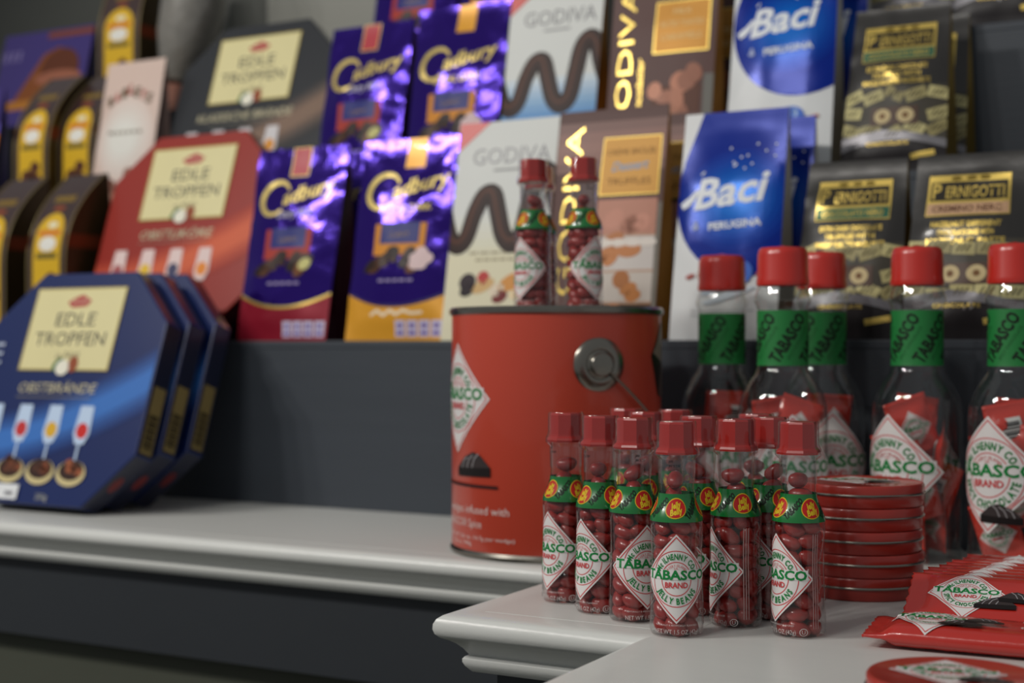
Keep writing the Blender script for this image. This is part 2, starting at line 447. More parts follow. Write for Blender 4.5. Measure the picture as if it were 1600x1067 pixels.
def make_jelly_bottle():
    t = thing('jelly_bean_bottle', '', 'bottle')
    body = lathe('bottle_body', JP, clear, t, 40, cap=False)
    # eight-sided cap with flared skirt
    cp = [(0.0095, 0.1050), (0.0128, 0.1050), (0.0131, 0.1062), (0.0124, 0.1076), (0.0110, 0.1088), (0.0108, 0.1100), (0.0106, 0.1226), (0.0100, 0.1238), (0.0, 0.1240)]
    c = lathe('cap', cp, red_cap, t, 8, smooth=False)
    c.rotation_euler = (0, 0, R(22.5))
    sl = [(0.0112, 0.1243), (0.0118, 0.1230), (0.0119, 0.1110), (0.0134, 0.1075), (0.0135, 0.1045), (0.0109, 0.1020), (0.0105, 0.0880)]
    lathe('shrink_sleeve', sl, wrapm, t, 24, cap=False)
    S = S_lathe(JP, 0.0150)
    uc = steps(-0.0471, 0.0471, 40); vc = [0.02, 0.032, 0.04, 0.048, 0.057, 0.063, 0.0668, 0.0684, 0.0700, 0.0735, 0.0769, 0.0800]
    P = Print(); P.rect(-0.0471, 0.0471, 0.0665, 0.0825, band_g, 0)
    nb = P.build('neck_band', t, S, uc, vc)
    P = Print()
    blk, yel, rdd = ink((24, 42, 28)), ink((222, 190, 40)), ink((190, 36, 34))
    for k in (-1, 0, 1, 2):
        cx = -0.0004 + k * 0.0236
        if cx > 0.045: cx -= 0.0942
        P.ell(cx, 0.0745, 0.0070, 0.0058, yel, 1, 22, 0.2); P.ell(cx, 0.0745, 0.0065, 0.0052, rdd, 2, 22, 0.2)
        P.text('Jelly', cx, 0.0762, yel, 0.0032, 0.0076, 3, 0.25, 0.2, 0.04); P.text('Belly', cx + 0.0003, 0.0727, yel, 0.0032, 0.0082, 3, 0.25, 0.2, 0.04)
        P.text('TABASCO', cx + 0.0118, 0.0745, blk, 0.0034, 0.0150, 1, R(44), 0, 0.06)
    P.build('band_print', nb, S, uc, vc, urange=(-0.0471, 0.0471), vrange=(0.0668, 0.0822))
    P = Print(); diamond_logo(P, 0, 0.0343, 0.0232, 0.0256, 'JELLY BEANS')
    P.build('diamond_label', t, S, uc, vc)
    P = Print(); wi = ink((205, 196, 194)); bl = ink((20, 20, 22))
    P.text('NATURALLY & ARTIFICIALLY FLAVORED', 0, 0.0078, wi, 0.0010, 0.024, 0)
    P.text('NET WT 1.5 OZ (42g)', 0.000, 0.0040, wi, 0.0026, 0.026, 0)
    P.build('net_weight_print', t, S, uc, vc); P = Print()
    P.ring(0.0172, 0.0042, 0.0021, 0.0021, 0.0004, wi, 0, n=20); P.text('U', 0.0172, 0.0042, wi, 0.0022, None, 0)
    P.build('kosher_mark', t, S, uc, vc); P = Print()
    for k in range(3): P.rect(0.0225 + k * 0.0015, 0.0231 + k * 0.0015, 0.006, 0.060, ink((168, 140, 138)), 0)
    P.build('side_print', t, S, uc, vc); P = Print()
    P.text('JAN 15 2019', -0.002, 0.0985, bl, 0.0015, 0.0098, 0, bold=0.03); P.text('JAN', -0.005, 0.1012, bl, 0.0015, None, 0, bold=0.03)
    P.build('date_print', t, S, uc, vc)
    return t
jb = make_jelly_bottle()
def camdir(x, y): return math.atan2(-x, y)
JG = 'small jelly bean bottles'
spots = [  # x, y, z, label turn against the camera (deg), label, beans as individuals
    (-0.422, 0.838, 0, -50, 'small clear jelly bean bottle at the left end of the counter cluster', 1),
    (-0.386, 0.8146, 0, -51, 'small clear jelly bean bottle second from the left of the front row', 1),
    (-0.356, 0.800, 0, 30, 'small clear jelly bean bottle third from the left, label half hidden by its neighbour', 1),
    (-0.317, 0.7727, 0, 0, 'frontmost small clear jelly bean bottle, diamond label facing the viewer', 1),
    (-0.2957, 0.8146, 0, -70, 'small clear jelly bean bottle between the frontmost one and the rightmost one', 1),
    (-0.254, 0.805, 0, -55, 'rightmost small clear jelly bean bottle beside the tin stack', 1),
    (-0.329, 0.838, 0, -58, 'small jelly bean bottle just behind the frontmost bottle', 0),
    (-0.2856, 0.8476, 0, -55, 'small jelly bean bottle in the second row left of the rightmost bottle', 0),
    (-0.307, 0.883, 0, 120, 'small jelly bean bottle in the third row, mostly hidden, before the large bottles', 0),
    (-0.413, 0.914, 0, 150, 'small jelly bean bottle deepest in the cluster next to the red can', 0),
    (-0.380, 0.873, 0, 100, 'small jelly bean bottle behind the second and third of the front row', 0),
    (-0.375, 0.912, 0, 140, 'small jelly bean bottle at the back of the cluster, right of the can handle', 0),
    (-0.5490, 1.030, 0.1965, -42, 'small jelly bean bottle on the can lid, left one in front', 0),
    (-0.5075, 1.040, 0.1965, 38, 'small jelly bean bottle on the can lid, right one in front', 0),
    (-0.5660, 1.074, 0.1965, 170, 'small jelly bean bottle on the can lid, hidden behind the other two', 0),
]
BWHERE = ['leftmost small bottle of the cluster', 'small bottle second from the left', 'small bottle third from the left', 'frontmost small bottle facing the viewer', 'small bottle right of the frontmost one', 'rightmost small bottle beside the tins']
for i, (x, y, z, turn, lab, ind) in enumerate(spots):
    b = jb if i == 0 else copy_tree(jb)
    b.location = (x, y, z); rz = camdir(x, y) + R(turn); b.rotation_euler = (0, 0, rz)
    tag(b, lab, 'bottle', JG)
    lay = bean_layout(i + 3)
    if ind:
        for (bx, by, bz, ra, rb, rc) in lay:
            q = bpy.data.objects.new('jelly_bean', BEAN); COL.objects.link(q)
            q.location = (x + bx, y + by, z + bz); q.rotation_euler = (ra, rb, rc)
            tag(q, 'dark red jelly bean inside the ' + BWHERE[i], 'jelly bean', 'jelly beans inside the ' + BWHERE[i])
    else:
        vs, fs = [], []
        for (bx, by, bz, ra, rb, rc) in lay:
            M = Matrix.Translation((bx, by, bz)) @ (Matrix.Rotation(rc, 4, 'Z') @ Matrix.Rotation(rb, 4, 'Y') @ Matrix.Rotation(ra, 4, 'X'))
            n0 = len(vs); vs += [M @ v.co for v in BEAN.vertices]; fs += [tuple(n0 + k for k in p.vertices) for p in BEAN.polygons]
        q = meshobj('jelly_beans', vs, fs, bean_m); q.location = (x, y, z)
        tag(q, 'dark red jelly beans filling the ' + lab, 'jelly beans', 'jelly beans in the bottles behind', 'stuff')

# ------------------------------------------------------------------ red metal can
CANX, CANY, CANR, CANH = -0.538, 1.0505, 0.0865, 0.199
tin_metal = mat('tinplate', (138, 134, 126), 0.24, 0.95, var=0.08, vscale=60)
can_red = mat('can_red_print', (196, 70, 50), 0.34, coat=0.25, var=0.03, vscale=12)
can = thing('metal_can', 'large red metal can with wire handle standing on the white counter', 'can', (CANX, CANY, 0))
cprof = [(CANR - 0.001, 0.0045), (CANR, 0.006), (CANR, 0.193)]
lathe('wall', cprof, can_red, can, 72, cap=False)
lathe('bottom_rim', [(0.0, 0.002), (CANR - 0.004, 0.002), (CANR - 0.002, 0.0), (CANR + 0.0012, 0.0006), (CANR + 0.0016, 0.003), (CANR, 0.0055)], tin_metal, can, 72, cap=False)
lathe('top_rim', [(CANR, 0.1925), (CANR + 0.0018, 0.1938), (CANR + 0.0022, 0.197), (CANR + 0.0004, 0.199), (CANR - 0.003, 0.1985), (CANR - 0.006, 0.1960)], tin_metal, can, 72, cap=False)
lathe('lid', [(CANR - 0.0058, 0.1962), (CANR - 0.009, 0.1945), (CANR - 0.014, 0.1962), (0.0, 0.1962)], tin_metal, can, 72, cap=False)
cd = camdir(CANX, CANY)
def wedge(P, x, y, s, L, flip=1):
    """a chocolate wedge with three pale stripes"""
    dk, md, lt = ink((28, 22, 22), 0.35), ink((58, 50, 50), 0.35), ink((150, 146, 148), 0.35)
    P.poly([(x - s * flip, y - 0.28 * s), (x + s * flip, y - 0.34 * s), (x + s * flip, y - 0.02 * s), (x - s * flip, y + 0.06 * s)], dk, L)
    P.poly([(x - s * flip, y + 0.06 * s), (x + s * flip, y - 0.02 * s), (x + 0.45 * s * flip, y + 0.42 * s), (x - 0.10 * s * flip, y + 0.62 * s), (x - 0.5 * s * flip, y + 0.5 * s)], md, L)
    for k in range(3):
        a = -0.15 + 0.33 * k
        P.stroke([(x + (a - 0.25) * s * flip, y + (0.56 - 0.07 * k) * s), (x + (a - 0.02) * s * flip, y + (0.36 - 0.04 * k) * s), (x + (a + 0.12) * s * flip, y + (0.03 - 0.02 * k) * s)], 0.05 * s, lt, L + 1)
    return P
P = Print()
LA = -R(66) * CANR                     # the diamond's place round the can, left of the viewer's line
diamond_logo(P, LA, 0.126, 0.044, 0.044, 'SPICY CHOCOLATE')
wedge(P, LA + 0.024, 0.071, 0.021, 6, -1); P.rect(LA - 0.03, LA + 0.052, 0.0560, 0.0585, ink((64, 26, 24)), 5)
wi = ink((222, 200, 194))
P.text('wedges infused with', LA + 0.022, 0.0385, wi, 0.0062, 0.080, 0); P.text('TABASCO® Spice', LA + 0.005, 0.0275, wi, 0.0062, 0.060, 0)
P.text('NET WT (26 oz, 14.7g per wedge)', LA + 0.024, 0.0165, wi, 0.0030, 0.086, 0); P.text('26 oz, 740g', LA + 0.008, 0.0115, wi, 0.0030, 0.03, 0)
pr = P.build('can_print', can, S_lathe(cprof, CANR), steps(-math.pi * CANR, math.pi * CANR, 72), ())
pr.rotation_euler = (0, 0, cd)
P = Print(); RA = R(74) * CANR
P.poly([(RA - 0.020, 0.160), (RA + 0.004, 0.186), (RA + 0.05, 0.19), (RA + 0.05, 0.12), (RA - 0.006, 0.128)], ink((34, 28, 26), 0.3), 0)
P.poly([(RA - 0.016, 0.162), (RA + 0.006, 0.184), (RA + 0.03, 0.17), (RA + 0.02, 0.15)], ink((150, 138, 126), 0.3), 1)
P.poly([(RA - 0.004, 0.128), (RA + 0.008, 0.155), (RA + 0.04, 0.15), (RA + 0.04, 0.125)], ink((96, 84, 78), 0.3), 2)
pr = P.build('can_side_picture', can, S_lathe(cprof, CANR), steps(-math.pi * CANR, math.pi * CANR, 72), ())
pr.rotation_euler = (0, 0, cd)
# ears and hanging wire handle
ea = cd + R(22.5)
for sgn in (1, -1):
    ang = ea if sgn == 1 else ea + math.pi
    ear = lathe('handle_ear', [(0.0, 0.0085), (0.0030, 0.0085), (0.0085, 0.0078), (0.0092, 0.0070), (0.0094, 0.0046), (0.0112, 0.0034), (0.0122, 0.0040), (0.0150, 0.0036), (0.0200, 0.0020), (0.0212, 0.0002)][::-1], tin_metal, can, 36, cap=False)
    ear.matrix_local = Matrix.Translation((math.sin(ang) * (CANR - 0.0008), -math.cos(ang) * (CANR - 0.0008), 0.1535)) @ Matrix.Rotation(ang, 4, 'Z') @ Matrix.Rotation(R(90), 4, 'X')
pts = []
ax = Vector((math.sin(ea), -math.cos(ea), 0)); sd = Vector((math.cos(ea), math.sin(ea), 0))
for i in range(41):
    t = math.pi * i / 40
    pts.append(ax * (CANR + 0.006) * math.cos(t) + sd * (CANR + 0.010) * math.sin(t) + Vector((0, 0, 0.1535 - 0.083 * math.sin(t))))
tube('wire_handle', pts, 0.0011, tin_metal, can)
# ------------------------------------------------------------------ round tins
tin_red = mat('tin_red_lacquer', (168, 48, 38), 0.30, coat=0.3, var=0.05, vscale=40)
def make_tin():
    t = thing('round_tin', '', 'tin')
    r = 0.0415
    lathe('tin_body', [(0.0, 0.0004), (r - 0.003, 0.0004), (r - 0.0016, 0.0002), (r - 0.0008, 0.0012), (r - 0.0008, 0.0082)], tin_red, t, 56, cap=False)
    lathe('rolled_rim', [(r - 0.0010, 0.0078), (r + 0.0004, 0.0079), (r + 0.0007, 0.0086), (r + 0.0003, 0.0093), (r - 0.0008, 0.0094)], tin_metal, t, 56, cap=False)
    lid = lathe('lid', [(r - 0.0004, 0.0092), (r - 0.0002, 0.0138), (r - 0.0010, 0.0149), (r - 0.0026, 0.0152), (r - 0.0034, 0.0148), (0.0, 0.0148)], tin_red, t, 56, cap=False)
    P = Print(); diamond_logo(P, -0.004, 0.006, 0.027, 0.027, 'SPICY CHOCOLATE'); wedge(P, 0.012, -0.010, 0.012, 6)
    P.text('TABASCO', 0.008, -0.026, wi, 0.0040, 0.022, 0)
    P.build('lid_print', lid, S_flat_z(0.0148), (), ())
    return t
tin = make_tin()
TSX, TSY = 0.97 * (-SN + 0.2453 * CS), 0.97 * (CS + 0.2453 * SN)
names = ['bottom', 'second from the bottom', 'middle', 'second from the top', 'topmost']
for k in range(5):
    t = tin if k == 0 else copy_tree(tin)
    t.location = (TSX + 0.0006 * math.sin(k * 2.1), TSY + 0.0006 * math.cos(k * 1.7), 0.0152 * k)
    t.rotation_euler = (0, 0, R(20 + 7 * k) if k < 4 else R(20))
    tag(t, 'red round tin, ' + names[k] + ' of the stack beside the small bottles', 'tin', 'stacked red tins')
t = copy_tree(tin); t.location = (-0.138, 0.6776, 0); t.rotation_euler = (0, 0, R(14))
tag(t, 'red round tin lying alone at the front right corner of the counter', 'tin', 'loose red tin')

# ------------------------------------------------------------------ red wrapped chocolate bars
bar_red = mat('bar_wrapper_red', (186, 46, 38), 0.26, coat=0.4, bump=0.12, bscale=120)
BL, BH, BT = 0.150, 0.043, 0.0060
def bar_surface(u, v):
    """top side of the flow wrap; u along, v across (0..BH); returns height"""
    eu = min(u + BL / 2, BL / 2 - u)                # distance from the nearer end
    ke = min(1.0, max(0.0, (eu - 0.008) / 0.010)); ke = ke * ke * (3 - 2 * ke)
    vv = v / BH
    kv = max(0.0, min(1.0, min(vv, 1 - vv) / 0.20)); kv = math.sin(kv * math.pi / 2) ** 0.8
    h = 0.0004 + BT * (0.06 + 0.94 * ke) * (0.12 + 0.88 * kv) * 0.5
    h += noise.noise(Vector((u * 120, v * 160, 3.1))) * 0.0005 * (1 - 0.6 * ke)
    return h
def make_bar():
    t = thing('chocolate_bar', '', 'chocolate bar')
    us = [-BL / 2 + x for x in (0, 0.002, 0.004, 0.006, 0.008, 0.010, 0.012, 0.014, 0.016, 0.018, 0.022)] + steps(-BL / 2 + 0.03, BL / 2 - 0.03, 12) + [BL / 2 - x for x in (0.022, 0.018, 0.016, 0.014, 0.012, 0.010, 0.008, 0.006, 0.004, 0.002, 0)]
    vsn = [BH * x for x in (0, 0.04, 0.09, 0.14, 0.2, 0.3, 0.4, 0.5, 0.6, 0.7, 0.8, 0.86, 0.91, 0.96, 1)]
    nu, nv = len(us), len(vsn); vs, fs = [], []
    for s in (-1, 1):
        for i, u in enumerate(us):
            for j, v in enumerate(vsn):
                zig = 0.0012 * (j % 2) if i == 0 else (-0.0012 * (j % 2) if i == nu - 1 else 0)
                vs.append((u + zig, s * bar_surface(u, v), v))
    N = nu * nv
    for i in range(nu - 1):
        for j in range(nv - 1):
            a, b, c, d = i * nv + j, (i + 1) * nv + j, (i + 1) * nv + j + 1, i * nv + j + 1
            fs.append((a, b, c, d)); fs.append((N + a, N + d, N + c, N + b))
    for i in range(nu - 1):
        a, b = i * nv, (i + 1) * nv
        fs.append((a, N + a, N + b, b)); a += nv - 1; b += nv - 1; fs.append((a, b, N + b, N + a))
    for j in range(nv - 1):
        fs.append((j, j + 1, N + j + 1, N + j)); a = (nu - 1) * nv + j; fs.append((a, N + a, N + a + 1, a + 1))
    meshobj('wrapper', vs, fs, bar_red, t)
    S = lambda u, v, off: (u, -bar_surface(u, v) - off, v)
    P = Print(); cx = -BL / 2 + 0.034
    diamond_logo(P, cx, 0.0225, 0.0222, 0.0218, 'SPICY CHOCOLATE')
    wedge(P, cx + 0.017, 0.0130, 0.0115, 6, -1); wedge(P, cx + 0.029, 0.0190, 0.0105, 8)
    ww = ink((224, 214, 210))
    P.text('TABASCO', cx + 0.071, 0.0260, ww, 0.0062, 0.046, 0); P.text('CHOCOLATE', cx + 0.071, 0.0170, ww, 0.0048, 0.046, 0)
    P.text('NET WT', cx + 0.07, 0.0085, ww, 0.0020, None, 0)
    P.build('wrapper_print', t, S, us, vsn, base=0.0004, step=0.00009)
    return t
bar = make_bar()
# the first lies flat; the others lean back on one another behind it
yaw = R(3.0)
bx0 = -0.212 + BL / 2
bar.location = (bx0, 0.790, 0.0068); bar.rotation_euler = (R(-86), 0, yaw)
tag(bar, 'red wrapped chocolate bar lying flat in front of the leaning row', 'chocolate bar', 'red wrapped chocolate bars')
bar.scale = (1, 1.9, 1)
ordn = ['first', 'second', 'third', 'fourth', 'fifth', 'sixth', 'seventh', 'eighth']
for k in range(8):
    c = copy_tree(bar); c.scale = (1, 1, 1)
    c.location = (bx0 + 0.0105 + 0.0012 * math.sin(k * 2.3) + 0.001 * k, 0.836 + 0.0182 * k, 0.0100 - 0.0008 * min(k, 6)); c.rotation_euler = (R(-61), 0, yaw)
    tag(c, 'red wrapped chocolate bar, ' + ordn[k] + ' of the leaning row counted from the front', 'chocolate bar', 'red wrapped chocolate bars')

# ------------------------------------------------------------------ large bottles of wrapped chocolates
glass = clear_mat('large_bottle_glass', (0.93, 0.94, 0.93), 0.06, 0.025, 1.0)
cap_red2 = mat('red_screw_cap', (196, 44, 34), 0.30, coat=0.4)
GP = [(0.0, 0.003), (0.030, 0.0008), (0.0338, 0.0015), (0.035, 0.006), (0.0346, 0.012), (0.0350, 0.016), (0.0350, 0.112), (0.0342, 0.121), (0.0316, 0.130), (0.0270, 0.139), (0.0222, 0.1455),
      (0.0202, 0.150), (0.0197, 0.154), (0.0197, 0.1960), (0.0206, 0.2000), (0.0220, 0.2025), (0.0221, 0.2050), (0.0206, 0.2095), (0.0192, 0.2140), (0.0185, 0.217)]
def make_big():
    t = thing('chocolate_bottle', '', 'bottle')
    lathe('glass_body', GP, glass, t, 48, cap=False)
    cp = [(0.0186, 0.2150), (0.0202, 0.2150), (0.0206, 0.2165), (0.0205, 0.2195), (0.0200, 0.2215), (0.0197, 0.2390), (0.0188, 0.2430), (0.0172, 0.2448), (0.0060, 0.2456), (0.0, 0.2470)]
    lathe('cap', cp, cap_red2, t, 40, cap=False)
    gl = mat('green_neck_label', (26, 122, 56), 0.5)
    S = S_lathe(GP, 0.0197)
    hw = math.pi * 0.0197
    uc = steps(-hw, hw, 48); vc = [0.154, 0.16, 0.17, 0.18, 0.19]
    P = Print(); P.rect(-hw, hw, 0.1525, 0.1955, gl, 0)
    nl = P.build('neck_label', t, S, uc, vc)
    P = Print(); dk = ink((22, 40, 26)); dg = ink((30, 84, 44))
    for k in range(5):
        cx = -hw + (k + 0.5) * hw / 2.5
        P.text('TABASCO', cx, 0.174, dk, 0.0092, 0.043, 1, R(57), 0, 0.04)
        P.text('SPICY CHOCOLATE', cx + 0.0080, 0.170, dg, 0.0024, 0.030, 1, R(57))
    P.build('neck_label_print', nl, S, uc, vc, urange=(-hw, hw), vrange=(0.1530, 0.1950))
    S2 = S_lathe(GP, 0.0350); uc2 = steps(-math.pi * 0.035, math.pi * 0.035, 48)
    P = Print(); diamond_logo(P, 0, 0.0716, 0.044, 0.0440, 'SPICY CHOCOLATE'); wedge(P, 0.010, 0.041, 0.016, 6)
    P.build('diamond_label', t, S2, uc2, (0.012, 0.016, 0.112))
    return t
big = make_big()
# one wrapped chocolate: a small crimped pouch
foil_red = mat('pouch_red_foil', (206, 58, 44), 0.30, coat=0.4, bump=0.35, bscale=160)
def make_pouch():
    t = thing('wrapped_chocolate', '', 'chocolate')
    W_, H_, T_ = 0.034, 0.046, 0.009
    nu, nv = 10, 16; vs, fs = [], []
    def hh(u, v):
        ku = 1 - (2 * u / W_) ** 2; vv = v / H_
        kv = max(0, min(1, (min(vv, 1 - vv) - 0.13) / 0.22)); kv = kv * kv * (3 - 2 * kv)
        return 0.0003 + T_ / 2 * max(0, ku) ** 0.6 * kv + 0.0009 * noise.noise(Vector((u * 90, v * 90, 5))) * kv + (0.0004 * math.sin(v * 4200) if kv == 0 else 0)
    for s in (-1, 1):
        for i in range(nu + 1):
            for j in range(nv + 1):
                u, v = -W_ / 2 + W_ * i / nu, H_ * j / nv
                vs.append((u, s * hh(u, v), v))
    N = (nu + 1) * (nv + 1)
    for i in range(nu):
        for j in range(nv):
            a, b, c, d = i * (nv + 1) + j, (i + 1) * (nv + 1) + j, (i + 1) * (nv + 1) + j + 1, i * (nv + 1) + j + 1
            fs.append((a, b, c, d)); fs.append((N + a, N + d, N + c, N + b))
    for i in range(nu):
        a, b = i * (nv + 1), (i + 1) * (nv + 1); fs.append((a, N + a, N + b, b)); a += nv; b += nv; fs.append((a, b, N + b, N + a))
    for j in range(nv):
        fs.append((j, j + 1, N + j + 1, N + j)); a = nu * (nv + 1) + j; fs.append((a, N + a, N + a + 1, a + 1))
    meshobj('pouch', vs, fs, foil_red, t)
    P = Print(); diamond_logo(P, 0, 0.021, 0.0145, 0.0150, 'SPICY CHOCOLATE', fine=False)
    P.build('pouch_label', t, lambda u, v, off: (u, -hh(u, v) - off, v), steps(-W_ / 2, W_ / 2, nu), steps(0, H_, nv))
    P = Print(); ww = ink((214, 212, 210)); P.rect(-0.008, 0.008, 0.014, 0.034, ww, 0)
    for k in range(7): P.rect(-0.0065, 0.0065, 0.016 + k * 0.0023, 0.0170 + k * 0.0023 + 0.0004 * (k % 3), ink((26, 26, 28)), 1)
    P.build('barcode_sticker', t, lambda u, v, off: (-u, hh(u, v) + off, v), steps(-W_ / 2, W_ / 2, nu), steps(0, H_, nv))
    return t
pouch = make_pouch()
BG = 'large bottles of wrapped chocolates'
bigs = [(XA(1128, 1.155), 1.155, 40, 'large glass bottle of red wrapped chocolates nearest the red can'),
        (XA(1223, 1.083), 1.083, 12, 'large glass bottle of wrapped chocolates standing before another, behind the small bottles'),
        (XA(1284, 1.1565), 1.1565, 14, 'large glass bottle of wrapped chocolates half hidden behind its neighbour'),
        (XA(1433, 1.130), 1.130, -38, 'large glass bottle of wrapped chocolates behind the stack of round tins'),
        (XA(1586, 1.130), 1.130, -33, 'large glass bottle of wrapped chocolates cut by the right picture edge')]
first = True
for i, (x, y, turn, lab) in enumerate(bigs):
    b = big if i == 0 else copy_tree(big)
    b.location = (x, y, 0); cdz = camdir(x, y); b.rotation_euler = (0, 0, cdz + R(turn)); tag(b, lab, 'bottle', BG)
    rnd = random.Random(40 + i)
    lays = [(0.004, 3, 0.0160), (0.030, 3, 0.0160), (0.058, 3, 0.0150), (0.080, 2, 0.0100)]
    for li, (z, n, rad) in enumerate(lays):
        for k in range(n):
            a = rnd.uniform(-0.35, 0.35) + 2 * math.pi * k / n + (0.25 if li % 2 else -0.25)
            q = pouch if first else copy_tree(pouch); first = False
            d = cdz + a
            flip = math.pi if (li + i) % 4 == 3 else 0
            q.location = (x + rad * math.sin(d), y - rad * math.cos(d), z + rnd.uniform(0, 0.004))
            q.rotation_euler = (R(rnd.uniform(-5, 9)), R(rnd.uniform(-24, 24)), d + flip)
            tag(q, 'red foil wrapped chocolate inside the ' + lab.replace('large glass bottle of red wrapped chocolates', 'large bottle').replace('large glass bottle of wrapped chocolates', 'large bottle'), 'chocolate', 'chocolates in large bottle ' + ['by the can', 'in front', 'half hidden', 'behind the tins', 'at the right edge'][i])
# ------------------------------------------------------------------ bags and boxes on the tiers
ROWY = [1.2125, 1.345, 1.475]
def make_bag(name, label, cat, group, px, row, w, h, d, base, side, printfn, wr=0.001, bulge=0.006, taper=0.0, seed=0, seal=0.05, yaw=0.0, dy=0.0, nu=18, nv=28, top_y=0.82, creases=0, gold_rim=None):
    """gusseted bag standing on its base: front panel sloping back to a flat top seal"""
    Y0 = ROWY[row] + dy
    X = XA(px, Y0 + d * 0.4)
    t = thing(name, label, cat, (X, Y0, TZ[row]), (0, 0, yaw), group)
    rnd = random.Random(seed)
    cr = [(rnd.uniform(-w / 2, w / 2), rnd.uniform(0.2, 0.95) * h, rnd.uniform(0, math.pi), rnd.uniform(0.012, 0.035), rnd.uniform(0.5, 1.0)) for _ in range(creases)]
    def F(u, v):
        uu = 2 * u / w; vv = v / h
        x = u * (1 - taper * vv)
        k = max(0.0, 1 - abs(uu) ** 2.5)
        e = max(0.0, min(1.0, (1 - seal - vv) / 0.25)) * min(1.0, vv / 0.12 + 0.15)
        y = d * top_y * vv ** 1.05 - bulge * k * e * math.sin(math.pi * min(1, vv * 0.95 + 0.05)) ** 0.7
        n = noise.noise(Vector((u * 28, v * 22, seed * 3.7))) + 0.5 * noise.noise(Vector((u * 65, v * 50, seed * 1.3 + 9)))
        y += wr * n * (0.25 + 0.75 * e)
        for (cx, cv, ca, cl, cs) in cr:
            a = (u - cx) * math.cos(ca) + (v - cv) * math.sin(ca); b = -(u - cx) * math.sin(ca) + (v - cv) * math.cos(ca)
            y -= wr * 1.1 * cs * math.exp(-(a / cl) ** 2 - (b / 0.0045) ** 2)
        if vv > 1 - seal: y += 0.0004 * math.sin(v * 2600)
        return (x, y, v)
    us, vs_ = steps(-w / 2, w / 2, nu), steps(0, h, nv)
    grid = [[F(u, v) for v in vs_] for u in us]
    V = [p for col in grid for p in col]
    fs = [(i * (nv + 1) + j, (i + 1) * (nv + 1) + j, (i + 1) * (nv + 1) + j + 1, i * (nv + 1) + j + 1) for i in range(nu) for j in range(nv)]
    meshobj('front_panel', V, fs, base, t)
    # back panel and side gussets
    def back(v):
        vv = v / h
        return d + (d * top_y + 0.0016 - d) * vv ** 1.6
    bv = []
    for s in (-1, 1):
        for v in vs_: bv.append((s * w / 2 * (1 - taper * v / h), back(v), v))
    m = nv + 1
    meshobj('back_panel', bv, [(j, j + 1, m + j + 1, m + j) for j in range(nv)], base, t)
    for s in (-1, 1):
        gv = []
        for j, v in enumerate(vs_):
            f = grid[0 if s < 0 else nu][j]; xb = s * w / 2 * (1 - taper * v / h); yb = back(v)
            gv += [f, (f[0] - s * (0.006 + 0.010 * v / h) * min(1, 6 * (1 - v / h)), (f[1] + yb) / 2, v), (xb, yb, v)]
        gf = []
        for j in range(nv):
            for q in range(2):
                a = 3 * j + q; face = (a, a + 1, a + 4, a + 3); gf.append(face if s > 0 else face[::-1])
        meshobj('side_gusset', gv, gf, side, t, smooth=False)
    fb = grid[0][0]
    meshobj('bag_base', [(-w / 2, fb[1], 0.0004), (w / 2, fb[1], 0.0004), (w / 2, d, 0.0004), (-w / 2, d, 0.0004)], [(0, 3, 2, 1)], base, t, smooth=False)
    if gold_rim:
        pass
    def S(u, v, off):
        a = min(max((u + w / 2) / w * nu, 0), nu - 1e-6); b = min(max(v / h * nv, 0), nv - 1e-6)
        i, j = int(a), int(b); a -= i; b -= j
        p00, p10, p01, p11 = (Vector(grid[i][j]), Vector(grid[i + 1][j]), Vector(grid[i][j + 1]), Vector(grid[i + 1][j + 1]))
        p = (p00 * (1 - a) + p10 * a) * (1 - b) + (p01 * (1 - a) + p11 * a) * b
        nrm = (p10 - p00).cross(p01 - p00).normalized()
        return p + nrm * off
    if printfn:
        P = Print(); printfn(P, w, h)
        P.build('bag_print', t, S, us[1:-1], vs_[1:-1], urange=(-w / 2, w / 2), vrange=(0, h), base=0.0003)
    return t

